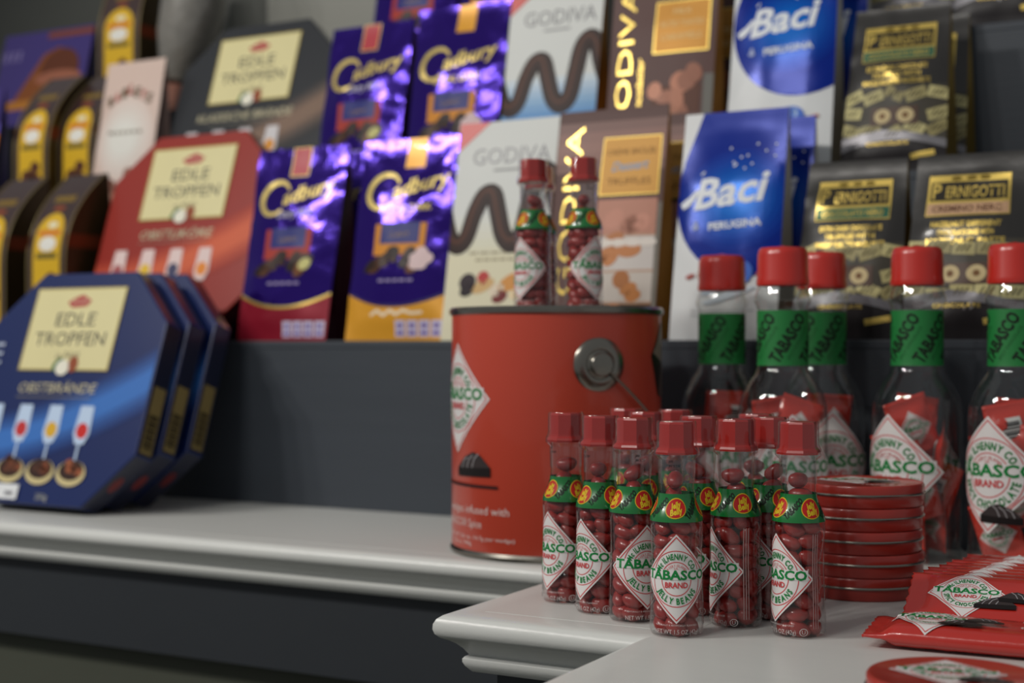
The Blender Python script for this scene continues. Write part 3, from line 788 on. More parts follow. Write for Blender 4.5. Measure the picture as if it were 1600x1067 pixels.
# ---- purple foil bags
purple = mat('purple_foil', (52, 26, 132), 0.12, metal=0.7, coat=0.0, bump=0.35, bscale=70)
maroon_side = mat('maroon_bag_side', (60, 16, 30), 0.45)
G1, G2 = ink((214, 190, 112), 0.3, 0.4), ink((196, 190, 206), 0.35)
def p_purple(kind):
    def f(P, w, h):
        red = kind == 'red'
        band = mat('wine_red_foil', (148, 28, 48), 0.3, 0.25, 0.2) if red else mat('mustard_foil', (222, 156, 30), 0.35, 0.15, 0.2)
        tabm = mat('red_tab', (178, 36, 52), 0.4) if red else band
        top = [(-w / 2 + w * i / 16, 0.050 - 0.014 * (1 - (2 * i / 16 - 1) ** 2)) for i in range(17)]
        P.poly([(w / 2, 0), (-w / 2, 0)][::-1] + top[::-1], band, 0)
        P.stroke(top, 0.0032, gold() if red else ink((40, 22, 90), 0.3), 1)
        P.rect(-0.012 if red else -0.006, 0.011 if red else 0.017, h - 0.032, h, tabm, 0)
        if red: P.loop([(-0.012, h - 0.032), (0.011, h - 0.032), (0.011, h), (-0.012, h)], 0.0012, G1, 1)
        # the script name: a big swept C and joined letters rising to the right
        pts = [(-0.026 + 0.0185 * math.cos(R(a)), 0.156 + 0.0180 * math.sin(R(a)) + 0.10 * 0.0195 * math.cos(R(a))) for a in range(20, 318, 12)]
        wd = [0.0024 + 0.0046 * math.sin(math.pi * i / (len(pts) - 1)) for i in range(len(pts))]
        P.stroke(pts, wd, G1, 1)
        P.text('adbury', 0.0165, 0.1625, G1, 0.0160, 0.066, 1, R(12), 0.3, 0.02)
        if red: P.text('Dairy Milk', 0.004, 0.1385, G2, 0.0078, 0.046, 1, R(2), 0.25, 0.015)
        else: P.text('ROYAL DARK', 0.004, 0.1370, G1, 0.0068, 0.058, 1, R(2), 0.0, 0.02)
        fr = ink((168, 56, 46)) if red else ink((214, 140, 44))
        P.rect(-0.030, 0.030, 0.088, 0.121, fr, 1); P.rect(-0.023, 0.023, 0.100, 0.122, ink((34, 40, 116), 0.35), 2)
        P.text('Cadbury', 0, 0.110, ink((150, 126, 96)), 0.006, 0.024, 3, R(6), 0.3)
        rnd = random.Random(5)
        for k in range(16):
            c = lerp3((40, 24, 20), (124, 78, 48), rnd.random())
            P.ell(rnd.uniform(-0.036, 0.030), rnd.uniform(0.074, 0.092), rnd.uniform(0.005, 0.010), rnd.uniform(0.004, 0.007), ink(c, 0.35), 3 + k % 3, 10, rnd.random())
        if red:
            P.ell(0.026, 0.082, 0.008, 0.006, ink((206, 200, 130)), 6, 12, 0.5)
        else:
            for k in range(5): P.ell(0.022 + 0.006 * (k % 3), 0.078 + 0.006 * (k // 2), 0.007, 0.006, ink((226, 200, 200)), 6, 10)
        for k in range(5): P.rect(-0.020 + k * 0.0085, -0.0135 + k * 0.0085, 0.0605, 0.0633, ink((150, 136, 176)), 1)
        ic = ink((204, 196, 222))
        for k in range(4):
            x = 0.003 + k * 0.0138
            P.rect(x, x + 0.0118, 0.004, 0.021, ic, 2); P.ell(x + 0.0059, 0.0155, 0.0035, 0.0025, ink((120, 100, 168)), 3, 10); P.rect(x + 0.002, x + 0.0098, 0.006, 0.010, ink((120, 100, 168)), 3)
        if not red:
            P.stroke([(-0.028, 0.026), (-0.020, 0.031), (-0.012, 0.026), (-0.004, 0.031), (0.004, 0.027), (0.012, 0.031), (0.022, 0.028), (0.034, 0.029)], 0.0032, ink((236, 220, 190)), 1)
    return f
PG = 'purple foil chocolate bags'
def purple_pair(px, row, kind, lab, lab2, seed, w=0.118, h=0.212):
    b = make_bag('chocolate_bag', lab, 'bag', PG, px, row, w, h, 0.052, purple, maroon_side, p_purple(kind), wr=0.0017, bulge=0.009, taper=-0.03, seed=seed, creases=9, yaw=R((seed % 3 - 1) * 1.5))
    if lab2:
        c = copy_tree(b); c.location = (b.location.x + 0.006, b.location.y + 0.056, b.location.z); c['label'] = lab2
    return b
purple_pair(457, 0, 'red', 'purple foil chocolate bag with dark red base on the lowest tier', 'purple foil bag with dark red base hidden behind its twin on the lowest tier', 1)
purple_pair(632, 0, 'yellow', 'purple foil chocolate bag with mustard base on the lowest tier', 'purple foil bag with mustard base hidden behind its twin on the lowest tier', 2)
purple_pair(566, 1, 'red', 'purple foil bag with red top tab on the second tier, beside the black octagonal box', 'purple foil bag with red tab hidden behind its twin on the second tier', 3, 0.114, 0.216)
purple_pair(711, 1, 'yellow', 'purple foil bag with mustard top tab on the second tier, beside the white carton', 'purple foil bag with mustard tab hidden behind its twin on the second tier', 4, 0.116, 0.224)
purple_pair(650, 2, 'red', 'purple foil bag on the top tier, left of two above the others', None, 5)
purple_pair(775, 2, 'yellow', 'purple foil bag on the top tier, right of two above the others', None, 6, 0.10)

# ---- white cartons with a chocolate ribbon
carton_white = mat('white_carton', (222, 224, 220), 0.5, var=0.02, spec=0.2)
gold_side = mat('old_gold_side', (150, 108, 40), 0.4, 0.4, var=0.1)
def p_ribbon(kind):
    def f(P, w, h):
        if kind == 'blue':
            for k in range(12):
                c = lerp3((206, 218, 226), (28, 110, 192), min(1, k / 8)); y1 = 0.128 - k * 0.0075
                P.rect(-w / 2, w / 2, max(0.0, y1 - 0.0075) if k < 11 else 0, y1, ink(c, 0.35), 0)
        else:
            for k in range(6):
                c = lerp3((222, 224, 216), (226, 220, 190), k / 5); P.rect(-w / 2, w / 2, max(0, 0.125 - (k + 1) * 0.008) if k < 5 else 0, 0.125 - k * 0.008, ink(c, 0.4), 0)
        P.poly([(-w / 2, h), (-w / 2, h - 0.030), (-w / 2 + 0.036, h)], mat('red_corner_flash', (206, 62, 54), 0.4), 0)
        gy = ink((120, 120, 122), 0.35, 0.3)
        P.text('GODIVA', 0.006, h - 0.036, gy, 0.0165, 0.088, 1, 0, 0, 0.0)
        P.rect(-0.012, 0.020, h - 0.0520, h - 0.0497, ink((165, 165, 165)), 1)
        ctrl = [(-0.066, 0.128), (-0.056, 0.103), (-0.045, 0.096), (-0.036, 0.104), (-0.029, 0.128), (-0.020, 0.145), (-0.009, 0.146), (-0.002, 0.128), (0.006, 0.105), (0.016, 0.096), (0.026, 0.104),
                (0.031, 0.130), (0.036, 0.158), (0.045, 0.168), (0.054, 0.160), (0.060, 0.140), (0.068, 0.118)]
        pts = []
        for i in range(len(ctrl) - 1):
            p0, p1, p2, p3 = ctrl[max(i - 1, 0)], ctrl[i], ctrl[i + 1], ctrl[min(i + 2, len(ctrl) - 1)]
            for s in range(4):
                t = s / 4
                pts.append(tuple(0.5 * (2 * p1[q] + (p2[q] - p0[q]) * t + (2 * p0[q] - 5 * p1[q] + 4 * p2[q] - p3[q]) * t * t + (3 * p1[q] - p0[q] - 3 * p2[q] + p3[q]) * t ** 3) for q in (0, 1)))
        P.stroke(pts, 0.0195, ink((42, 24, 20), 0.4), 2)
        P.stroke([(x - 0.0012, y + 0.0016) for x, y in pts], 0.0110, ink((56, 32, 26), 0.4), 3)
        P.stroke([(x - 0.002, y + 0.003) for x, y in pts], 0.0030, ink((92, 54, 38), 0.4), 4)
        tx = ink((170, 160, 130)) if kind != 'blue' else ink((160, 196, 230))
        zz = 0.086 if kind != 'blue' else 0.066
        for k, ww in enumerate((0.062, 0.046)): [P.rect(-ww / 2 + q * ww / 5, -ww / 2 + (q + 0.82) * ww / 5, zz - k * 0.007, zz + 0.0024 - k * 0.007, tx, 1) for q in range(5)]
        if kind != 'blue':
            for (x, y, rx, ry, c) in [(-0.030, 0.058, 0.010, 0.009, (46, 32, 40)), (-0.030, 0.050, 0.009, 0.006, (30, 22, 28)), (-0.012, 0.054, 0.014, 0.006, (214, 176, 120)), (-0.012, 0.062, 0.007, 0.007, (190, 60, 58)),
                                      (0.004, 0.050, 0.009, 0.006, (230, 214, 190)), (0.022, 0.058, 0.018, 0.008, (216, 150, 76)), (0.034, 0.064, 0.010, 0.006, (198, 104, 50)), (0.008, 0.043, 0.009, 0.006, (120, 44, 44)), (0.026, 0.046, 0.008, 0.005, (238, 214, 170))]:
                P.ell(x, y, rx, ry, ink(c, 0.35), 2, 14, 0.4)
            P.rect(-0.05, 0.05, 0.030, 0.0306, tx, 1); P.rect(-0.05, 0.03, 0.026, 0.0266, tx, 1)
    return f
CG = 'white cartons with chocolate ribbon'
make_bag('chocolate_carton', 'white and cream chocolate carton with brown ribbon picture on the lowest tier', 'carton', CG, 781, 0, 0.114, 0.222, 0.050, carton_white, gold_side, p_ribbon('cream'), wr=0.0002, bulge=0.003, seed=11, seal=0.0)
make_bag('chocolate_carton', 'white and blue chocolate carton with brown ribbon picture on the second tier', 'carton', CG, 859, 1, 0.114, 0.232, 0.050, carton_white, gold_side, p_ribbon('blue'), wr=0.0002, bulge=0.003, seed=12, seal=0.0)

# ---- brown bags with upright gold name
brown = mat('cocoa_satin_bag', (98, 72, 68), 0.5, bump=0.06, spec=0.25)
tan_side = mat('tan_gusset', (186, 130, 52), 0.4, 0.2, var=0.06)
def p_brown(kind):
    def f(P, w, h):
        if kind == 'low':
            for k in range(5): P.rect(-w / 2, w / 2, h - 0.012 - 0.010 * (k + 1), h - 0.012 - 0.010 * k, ink(lerp3((116, 88, 82), (150, 112, 102), math.sin(math.pi * (k + 0.5) / 5)), 0.35), 0)
        gx = -w / 2 + 0.019
        P.text('GODIVA', gx, h * 0.56, gold(0.22), 0.0180, 0.165, 2, R(90), 0, -0.004)
        if kind == 'low':
            px0, px1, py0, py1 = -0.007, 0.053, 0.138, 0.195
            P.rect(px0, px1, py0, py1, gold(0.4), 1); P.rect(px0 + 0.001, px1 - 0.001, py0 + 0.001, py1 - 0.001, ink((226, 168, 84), 0.4), 2)
            tx = ink((120, 78, 34)); cx = (px0 + px1) / 2
            P.text('CRÈME BRÛLÉE', cx, 0.180, tx, 0.0052, 0.050, 3); P.text('Dessert', cx, 0.1665, ink((150, 174, 200)), 0.0088, 0.038, 3, R(3), 0.35, 0.02); P.text('TRUFFLES', cx, 0.151, tx, 0.0062, 0.044, 3)
            P.rect(px0, px1, 0.002, 0.134, ink((196, 158, 132), 0.4), 1)
            for (y0, y1, c) in [(0.100, 0.134, (196, 140, 120)), (0.066, 0.098, (214, 206, 200)), (0.036, 0.064, (206, 196, 186)), (0.002, 0.034, (92, 62, 34))]: P.rect(px0, px1, y0, y1, ink(c, 0.4), 2)
            rnd = random.Random(8)
            for k in range(14):
                y = [0.117, 0.085, 0.048, 0.018][k % 4] + rnd.uniform(-0.010, 0.010)
                c = [(212, 150, 130), (206, 136, 84), (196, 128, 70), (176, 116, 70)][k % 4]
                P.ell(rnd.uniform(px0 + 0.012, px1 - 0.012), y, rnd.uniform(0.008, 0.013), rnd.uniform(0.005, 0.009), ink(lerp3(c, (120, 70, 44), rnd.random() * 0.5), 0.35), 3 + k % 2, 12, rnd.random())
            for k in range(4): P.ell(0.004 + 0.014 * k, 0.092, 0.009, 0.004, ink((236, 226, 216)), 5, 12)
            # silver side strip of small print
            P.rect(0.0535, w / 2, 0.03, 0.13, ink((128, 122, 112)), 1)
        else:
            P.text('Chocolatier', gx + 0.019, h * 0.42, gold(0.3), 0.0072, 0.072, 2, R(90), 0.3, 0.01)
            px0, px1, py0, py1 = -0.008, 0.052, 0.140, 0.196
            P.rect(px0, px1, py0, py1, gold(0.3), 1); P.rect(px0 + 0.0015, px1 - 0.0015, py0 + 0.0015, py1 - 0.0015, ink((196, 140, 62), 0.35, 0.2), 2)
            tx = ink((232, 206, 150)); cx = (px0 + px1) / 2
            P.text('MILK', cx, 0.184, tx, 0.0055, 0.020, 3); P.text('SALTED TOASTED', cx, 0.171, tx, 0.0055, 0.048, 3); P.text('CARAMELS', cx, 0.157, tx, 0.0062, 0.044, 3)
            rnd = random.Random(3)
            P.rect(-0.006, 0.046, 0.010, 0.105, ink((96, 58, 44), 0.4), 1)
            for k in range(26):
                P.ell(rnd.uniform(-0.004, 0.046), rnd.uniform(0.012, 0.118), rnd.uniform(0.008, 0.014), rnd.uniform(0.007, 0.012), ink(lerp3((112, 62, 42), (206, 136, 104), rnd.random()), 0.3), 2 + k % 4, 12, rnd.random() * 3)
            P.rect(0.049, w / 2, 0.01, 0.115, ink((120, 118, 112)), 1)
    return f
BGp = 'brown bags with upright gold name'
b = make_bag('chocolate_bag', 'brown chocolate bag with upright gold lettering behind the red can', 'bag', BGp, 946, 0, 0.115, 0.224, 0.048, brown, tan_side, p_brown('low'), wr=0.0005, bulge=0.005, seed=21, seal=0.04)
c = copy_tree(b); c.location = (b.location.x + 0.010, b.location.y + 0.054, b.location.z - 0.0); c['label'] = 'brown chocolate bag hidden behind the one above the red can'
b = make_bag('chocolate_bag', 'brown chocolate bag with gold lettering and nut picture on the second tier', 'bag', BGp, 1032, 1, 0.118, 0.240, 0.048, brown, tan_side, p_brown('high'), wr=0.0005, bulge=0.005, seed=22, seal=0.04)
c = copy_tree(b); c.location = (b.location.x + 0.012, b.location.y + 0.054, b.location.z); c['label'] = 'brown chocolate bag hidden behind its twin on the second tier'

# ---- white bags with a large blue disc
bag_white = mat('white_satin_bag', (222, 224, 224), 0.4, bump=0.08, bscale=40, spec=0.3)
grey_side = mat('pale_grey_gusset', (178, 176, 168), 0.4, var=0.04)
def p_blue(P, w, h):
    cx, cy, r = 0.020, h - 0.078, 0.073
    P.ell(cx, cy, r, r * 1.06, mat('royal_blue_foil', (12, 40, 138), 0.2, 0.1, 0.0, spec=0.16), 0, 44)
    P.poly([(cx - 0.052, h), (w / 2 + 0.01, h), (w / 2 + 0.01, cy), (cx, cy), (cx - 0.068, cy + 0.03)], MATS['royal_blue_foil'], 1)
    for k in range(7):
        c = lerp3((12, 40, 138), (14, 104, 200), (k + 1) / 7); f = 0.92 - 0.10 * k
        P.ell(cx - 0.012, cy - 0.006, r * f * 0.80, r * f * 0.70, mat('blue_foil_%d' % k, c, 0.2, 0.1, 0.0, spec=0.16), 2 + k, 36)
    ww = ink((232, 236, 240), 0.35)
    # figures-and-stars scatter
    rnd = random.Random(2)
    for k in range(14): P.ell(rnd.uniform(-0.03, 0.045), cy + rnd.uniform(0.018, 0.045), 0.0011, 0.0011, ww, 10, 8)
    P.text('Baci', 0.002, cy + 0.003, ww, 0.0265, 0.074, 10, R(6), 0.3, 0.028)
    P.stroke([(-0.046, cy - 0.011), (-0.041, cy - 0.008), (-0.036, cy - 0.004), (-0.030, cy + 0.004)], [0.006, 0.0075, 0.006, 0.003], ww, 10)
    P.text('PERUGINA', 0.008, cy - 0.029, ww, 0.0066, 0.050, 10, R(4), 0, 0.03); P.ell(-0.030, cy - 0.031, 0.0035, 0.0025, ink((170, 180, 214)), 10, 10); P.ell(-0.030, cy - 0.027, 0.002, 0.002, ink((170, 180, 214)), 10, 8)
    for (x, y, rx, ry, c) in [(-0.015, 0.064, 0.009, 0.008, (214, 190, 160)), (-0.018, 0.058, 0.006, 0.008, (150, 92, 56)), (-0.010, 0.068, 0.008, 0.004, (228, 220, 206)), (0.014, 0.060, 0.014, 0.012, (66, 112, 206)), (0.012, 0.064, 0.009, 0.008, (176, 204, 240)), (0.018, 0.056, 0.008, 0.006, (30, 70, 170)),
                              (-0.032, 0.058, 0.005, 0.002, (170, 80, 70)), (0.036, 0.060, 0.006, 0.002, (190, 110, 90)), (0.0, 0.048, 0.022, 0.004, (200, 212, 226)), (0.006, 0.040, 0.026, 0.003, (206, 216, 226))]:
        P.ell(x, y, rx, ry, ink(c, 0.35), 10 + (1 if c[2] > 200 else 0), 14, 0.3)
    P.rect(-0.03, 0.03, 0.026, 0.0267, ink((160, 164, 168)), 1); P.rect(-0.03, 0.01, 0.022, 0.0227, ink((160, 164, 168)), 1)
WG = 'white bags with blue disc'
b = make_bag('chocolate_bag', 'white chocolate bag with large blue disc behind the large bottles, lowest tier', 'bag', WG, 1139, 0, 0.102, 0.212, 0.050, bag_white, grey_side, p_blue, wr=0.0008, bulge=0.007, seed=31, seal=0.07, taper=0.02, creases=3)
c = copy_tree(b); c.location = (b.location.x + 0.008, b.location.y + 0.056, b.location.z - 0.0005); c['label'] = 'white bag with blue disc hidden behind its twin on the lowest tier'
b = make_bag('chocolate_bag', 'white chocolate bag with large blue disc on the second tier', 'bag', WG, 1222, 1, 0.108, 0.238, 0.050, bag_white, grey_side, p_blue, wr=0.0008, bulge=0.007, seed=32, seal=0.07, taper=0.02, creases=3)
c = copy_tree(b); c.location = (b.location.x + 0.014, b.location.y + 0.056, b.location.z - 0.0005); c['label'] = 'white bag with blue disc hidden behind its twin on the second tier'

# ---- black bags with gold name plate
black_bag = mat('black_satin_foil', (50, 48, 46), 0.28, metal=0.2, coat=0.3, bump=0.2, bscale=35)
dark_gold_side = mat('dark_gold_gusset', (120, 98, 36), 0.4, 0.4, var=0.25, vscale=30)
def p_black(kind):
    def f(P, w, h):
        gd = gold(0.25)
        hx = w / 2 - 0.013; T = h - 0.019
        P.rect(-hx, hx, T - 0.036, T, gd, 0); P.rect(-hx + 0.0025, hx - 0.0025, T - 0.0225, T - 0.006, ink((44, 40, 34), 0.3), 1)
        P.text('P', -hx + 0.0085, T - 0.0140, gd, 0.0130, 0.0080, 2, 0, 0, 0.02); P.text('ERNIGOTTI', 0.0058, T - 0.0152, gd, 0.0100, 2 * hx - 0.022, 2, 0, 0, 0.015)
        for x in (-0.012, 0.002, 0.014): P.ell(x, T - 0.003, 0.005, 0.002, ink((120, 100, 40), 0.3, 0.4), 1, 10)
        strip = ink((62, 108, 86), 0.3, 0.2) if kind == 'nero' else ink((196, 158, 124), 0.35)
        P.rect(-hx + 0.001, hx - 0.001, T - 0.035, T - 0.025, strip, 1)
        P.text('CIOCCOLATO NERO' if kind == 'nero' else 'CREMINO NERO', 0, T - 0.030, gd if kind == 'nero' else ink((92, 58, 40)), 0.0052, 2 * hx - 0.012, 2, 0, 0, 0.02)
        lines = ['EXTRA DARK CHOCOLATE', 'TRUFFLES WITH', 'WHOLE ROASTED HAZELNUTS'] if kind == 'nero' else ['HAZELNUT DIFFERENT', 'CHOCOLATE BASE WITH', 'HAZELNUT PASTE']
        for k, s in enumerate(lines): P.text(s, 0, T - 0.0435 - k * 0.0072, gd, 0.0045, (2 * hx - 0.006) * (0.9, 0.72, 1.0)[k], 1, 0, 0, 0.03)
        rnd = random.Random(17 if kind == 'nero' else 23)
        P.rect(-w / 2, w / 2, 0.018, 0.084, ink((72, 68, 60), 0.35), 0)
        for k in range(15):
            x, y = -w / 2 + 0.008 + (k % 5) * (w - 0.016) / 4, 0.076 - (k // 5) * 0.018 + rnd.uniform(-0.003, 0.003)
            if k // 5 == 1 and 1 <= k % 5 <= 3: continue
            a = rnd.uniform(-0.6, 0.6) if kind == 'nero' else -0.06
            c = lerp3((150, 140, 96), (206, 196, 140), rnd.random())
            P.rect(x - 0.010, x + 0.010, y - 0.0055, y + 0.0055, ink(c, 0.35), 1 + k % 2, a)
            for q in (-0.004, 0, 0.004): P.stroke([(x + q - 0.002, y - 0.003), (x + q + 0.002, y + 0.003)], 0.0012, ink((84, 76, 50)), 4)
        P.rect(-0.022, 0.024, 0.046, 0.064, ink((86, 66, 56), 0.35), 4)
        for x in (-0.010, 0.012):
            P.ell(x, 0.055, 0.0082, 0.0072, ink((206, 186, 140)), 5, 16); P.ell(x, 0.055, 0.003, 0.0028, ink((120, 84, 50)), 6, 10)
        P.poly([(-w / 2, 0.036), (-0.01, 0.042), (0.02, 0.038), (w / 2, 0.03), (w / 2, 0.02), (-w / 2, 0.02)], ink((128, 126, 130), 0.25, 0.3), 3)
        P.poly([(-w / 2, 0.0), (w / 2, 0.0), (w / 2, 0.022)] + [(w / 2 - w * i / 10, 0.022 + 0.010 * math.sin(math.pi * i / 10)) for i in range(1, 10)] + [(-w / 2, 0.022)], ink((34, 30, 32), 0.3), 4)
        P.text('CHOCOLATE', -0.004, 0.0285, gold(0.3), 0.0032, 0.04, 5)
        P.rect(0.018, 0.040, 0.014, 0.019, gold(0.3), 5, 0.15)
    return f
KG = 'black bags with gold name plate'
def black_b(px, row, kind, lab, seed, w=0.097, h=0.160, yaw=0.0, dy=0.0):
    return make_bag('chocolate_bag', lab, 'bag', KG, px, row, w, h, 0.056, black_bag, dark_gold_side, p_black(kind), wr=0.0018, bulge=0.010, seed=seed, seal=0.10, taper=0.10, creases=6, yaw=yaw, dy=dy)
black_b(1330, 0, 'nero', 'black chocolate bag with gold plate and green strip on the lowest tier', 41)
black_b(1510, 0, 'cremino', 'black chocolate bag with gold plate and tan strip at the right edge', 42, 0.100)
b3 = black_b(1402, 1, 'nero', 'black chocolate bag with gold plate on the second tier, leftmost end of the bare riser', 43, 0.100, 0.166)
c = copy_tree(b3); c.location = (b3.location.x + 0.006, b3.location.y + 0.058, b3.location.z); c['label'] = 'black bag hidden behind its twin on the second tier'
black_b(1425, 2, 'cremino', 'black bag on the top tier, only its lower end in view', 44)
black_b(1572, 2, 'nero', 'black bag on the top tier at the upper right corner', 45)

# ---- octagonal chocolate boxes
cream = mat('cream_panel', (224, 214, 160), 0.35, coat=0.2, var=0.06, vscale=18)
emblem = mat('red_emblem', (176, 40, 48), 0.35)
def make_octagon(label, X, Yb, Zb, lean, colour, title, seed):
    W_, H_, T_, C_ = 0.245, 0.250, 0.025, 0.056
    col, col2, sidec, glow = colour
    bm_ = mat('octagon_' + title, col, 0.3, coat=0.2, spec=0.35)
    t = thing('octagonal_box', label, 'chocolate box', (X, Yb, Zb), (-lean, 0, 0), 'octagonal chocolate boxes')
    pts = [(-W_ / 2 + C_, 0), (W_ / 2 - C_, 0), (W_ / 2, C_), (W_ / 2, H_ - C_), (W_ / 2 - C_, H_), (-W_ / 2 + C_, H_), (-W_ / 2, H_ - C_), (-W_ / 2, C_)]
    bm = bmesh.new()
    f0 = [bm.verts.new((x, -T_, z)) for x, z in pts]; f1 = [bm.verts.new((x, 0, z)) for x, z in pts]
    bm.faces.new(f0); bm.faces.new(f1[::-1])
    for i in range(8):
        q = bm.faces.new((f0[i], f1[i], f1[(i + 1) % 8], f0[(i + 1) % 8])); q.material_index = 1
    bmesh.ops.recalc_face_normals(bm, faces=bm.faces[:])
    bmesh.ops.bevel(bm, geom=bm.edges[:], offset=0.0016, segments=2, affect='EDGES', profile=0.5)
    me = bpy.data.meshes.new('carton'); bm.to_mesh(me); bm.free()
    me.materials.append(bm_); me.materials.append(mat('octagon_side_' + title, sidec, 0.3, coat=0.3))
    o = bpy.data.objects.new('carton', me); COL.objects.link(o); o.parent = t
    P = Print()
    # soft swoosh of lighter colour across the lid
    for k in range(5):
        c_ = lerp3(col, glow, (k + 1) / 6); hw = 0.030 - k * 0.005
        pts2 = [(-W_ / 2 + W_ * i / 20, 0.060 + 0.075 * max(0, i / 20) ** 1.8) for i in range(-2, 24)]
        P.stroke(pts2, hw * 2, ink(c_, 0.26, 0, 0.5), k)
    L = 6
    px0, px1, py0, py1 = -0.068, 0.058, 0.142, 0.232
    P.rect(px0, px1, py0, py1, cream, L)
    P.loop([(px0, py0), (px1, py0), (px1, py1), (px0, py1)], 0.0016, ink((178, 160, 92), 0.3, 0.4), L + 1)
    cx = (px0 + px1) / 2
    P.poly([(cx - 0.016, 0.2165), (cx - 0.006, 0.2215), (cx + 0.004, 0.2250), (cx + 0.018, 0.2180), (cx + 0.012, 0.2120), (cx - 0.008, 0.2105)], emblem, L + 1)
    dk = ink((58, 56, 60), 0.35)
    P.text('TRUMPF', cx + 0.001, 0.2170, ink((226, 200, 170)), 0.0044, 0.024, L + 2, 0.06, 0.2)
    P.text('EDLE', cx + 0.002, 0.1975, dk, 0.0145, 0.056, L + 1); P.text('TROPFEN', cx, 0.1760, dk, 0.0145, 0.100, L + 1)
    P.text('in Nuss', cx + 0.003, 0.1585, ink((110, 100, 80)), 0.0075, 0.034, L + 1, 0.08, 0.3)
    P.ell(cx - 0.008, 0.148, 0.009, 0.005, ink((60, 110, 60)), L + 2, 14, 0.8); P.ell(cx, 0.1445, 0.0098, 0.0085, ink((236, 232, 214)), L + 3, 16); P.ell(cx + 0.014, 0.148, 0.007, 0.009, ink((150, 76, 46)), L + 3, 14)
    P.text(title, cx + 0.000, 0.1225, ink((198, 190, 160), 0.35, 0.3), 0.0105, 0.110 if len(title) < 12 else 0.150, L + 1, 0, 0.15)
    P.rect(cx - 0.056, cx + 0.050, 0.1120, 0.1127, ink((150, 146, 130)), L + 1)
    fruits = {'OBSTBRÄNDE': [(40, 44, 90), (196, 56, 56), (220, 172, 50), (206, 44, 40)], 'OBSTLIKÖRE': [(170, 90, 90), (232, 190, 60), (70, 70, 100), (232, 140, 50)], 'KLASSISCHE BRÄNDE': [(200, 180, 150), (226, 214, 190), (216, 180, 130), (220, 150, 60)]}[title]
    for k in range(4):
        x = -0.084 + k * 0.043
        gl = ink(lerp3(glow, (232, 238, 246), 0.75), 0.3)
        P.poly([(x - 0.011, 0.075), (x - 0.006, 0.064), (x + 0.006, 0.064), (x + 0.011, 0.075), (x + 0.009, 0.104), (x - 0.009, 0.104)], gl, L + 1)
        P.ell(x, 0.078, 0.0078, 0.0085, ink(fruits[k], 0.3), L + 2, 14, 0.5); P.rect(x - 0.0014, x + 0.0014, 0.046, 0.065, gl, L + 1)
        if title == 'OBSTBRÄNDE' or title == 'OBSTLIKÖRE':
            P.ell(x - 0.001, 0.034, 0.020, 0.0135, ink((206, 190, 140), 0.35), L + 3, 22)
            P.ell(x - 0.001, 0.037, 0.0165, 0.0105, ink((54, 34, 28), 0.35), L + 4, 18)
            rnd = random.Random(seed * 7 + k)
            for q in range(6): P.ell(x + rnd.uniform(-0.010, 0.010), 0.038 + rnd.uniform(-0.003, 0.009), 0.005, 0.004, ink(lerp3((70, 42, 32), (166, 92, 58), rnd.random()), 0.35), L + 5, 10)
    if title == 'OBSTBRÄNDE':
        P.rect(-0.080, -0.022, 0.004, 0.0195, ink((226, 228, 230), 0.4), L + 6); P.rect(-0.076, -0.050, 0.011, 0.0125, ink((90, 90, 96)), L + 7); P.rect(-0.040, -0.028, 0.008, 0.012, ink((120, 120, 126)), L + 7)
        P.text('250g', 0.012, 0.0085, ink((170, 170, 160)), 0.006, None, L + 1)
        for k in range(9): P.ell(-0.108 + 0.004 * (k % 3), 0.150 + 0.010 * (k // 3), 0.002, 0.002, ink((190, 200, 220)), L + 1, 8)
    P.build('lid_print', t, S_flat_y(-T_), (), (), urange=(-W_ / 2 + 0.002, W_ / 2 - 0.002), vrange=(0.002, H_ - 0.002))
    # trim what hangs over the cut corners
    me = t.children[-1].data; bm = bmesh.new(); bm.from_mesh(me)
    for sx in (-1, 1):
        for (cz, sz) in ((0, -1), (H_, 1)):
            pz = Vector((sx * (W_ / 2 - C_ / 2 - 0.001), 0, C_ / 2 + 0.001 if sz < 0 else H_ - C_ / 2 - 0.001))
            bmesh.ops.bisect_plane(bm, geom=bm.verts[:] + bm.edges[:] + bm.faces[:], dist=1e-7, plane_co=pz, plane_no=Vector((sx, 0, sz)).normalized(), clear_outer=True)
    bm.to_mesh(me); bm.free()
    # gold barcode strip and emblem on the right side
    P = Print(); gs = ink((150, 134, 84), 0.4, 0.2); bk = ink((40, 34, 24))
    P.rect(-T_ + 0.004, -0.004, C_ + 0.004, 0.128, gs, 0)
    for k in range(16): P.rect(-T_ + 0.006, -0.006, C_ + 0.008 + k * 0.0023, C_ + 0.0090 + k * 0.0023 + 0.0005 * (k % 3), bk, 1)
    P.build('side_label', t, lambda u, v, off: (W_ / 2 + off, u, v), (), ())
    P = Print(); P.ell(0, C_ * 0.70, 0.0052, 0.011, mat('dull_red_emblem', (120, 38, 40), 0.4), 0, 18)
    s2 = math.sqrt(0.5)
    P.build('corner_emblem', t, lambda u, v, off: (W_ / 2 - C_ + v * s2 + off * s2, u - T_ / 2, v * s2 - off * s2), (), ())
    return t
navy = ((24, 40, 92), (20, 60, 140), (18, 24, 52), (70, 132, 214))
redc = ((150, 44, 34), (170, 60, 40), (96, 26, 26), (226, 110, 70))
blk = ((44, 46, 50), (60, 60, 62), (30, 30, 34), (150, 120, 100))
LEAN = R(19)
XO = -1.112
T_ = 0.025 / math.cos(LEAN)
make_octagon('blue octagonal chocolate box standing foremost on the white counter', XO, 1.013 + T_ , 0.0003, LEAN, navy, 'OBSTBRÄNDE', 1)
make_octagon('blue octagonal chocolate box in the middle of the three on the counter', XO + 0.002, 1.044 + T_, 0.0003, LEAN, navy, 'OBSTBRÄNDE', 1)
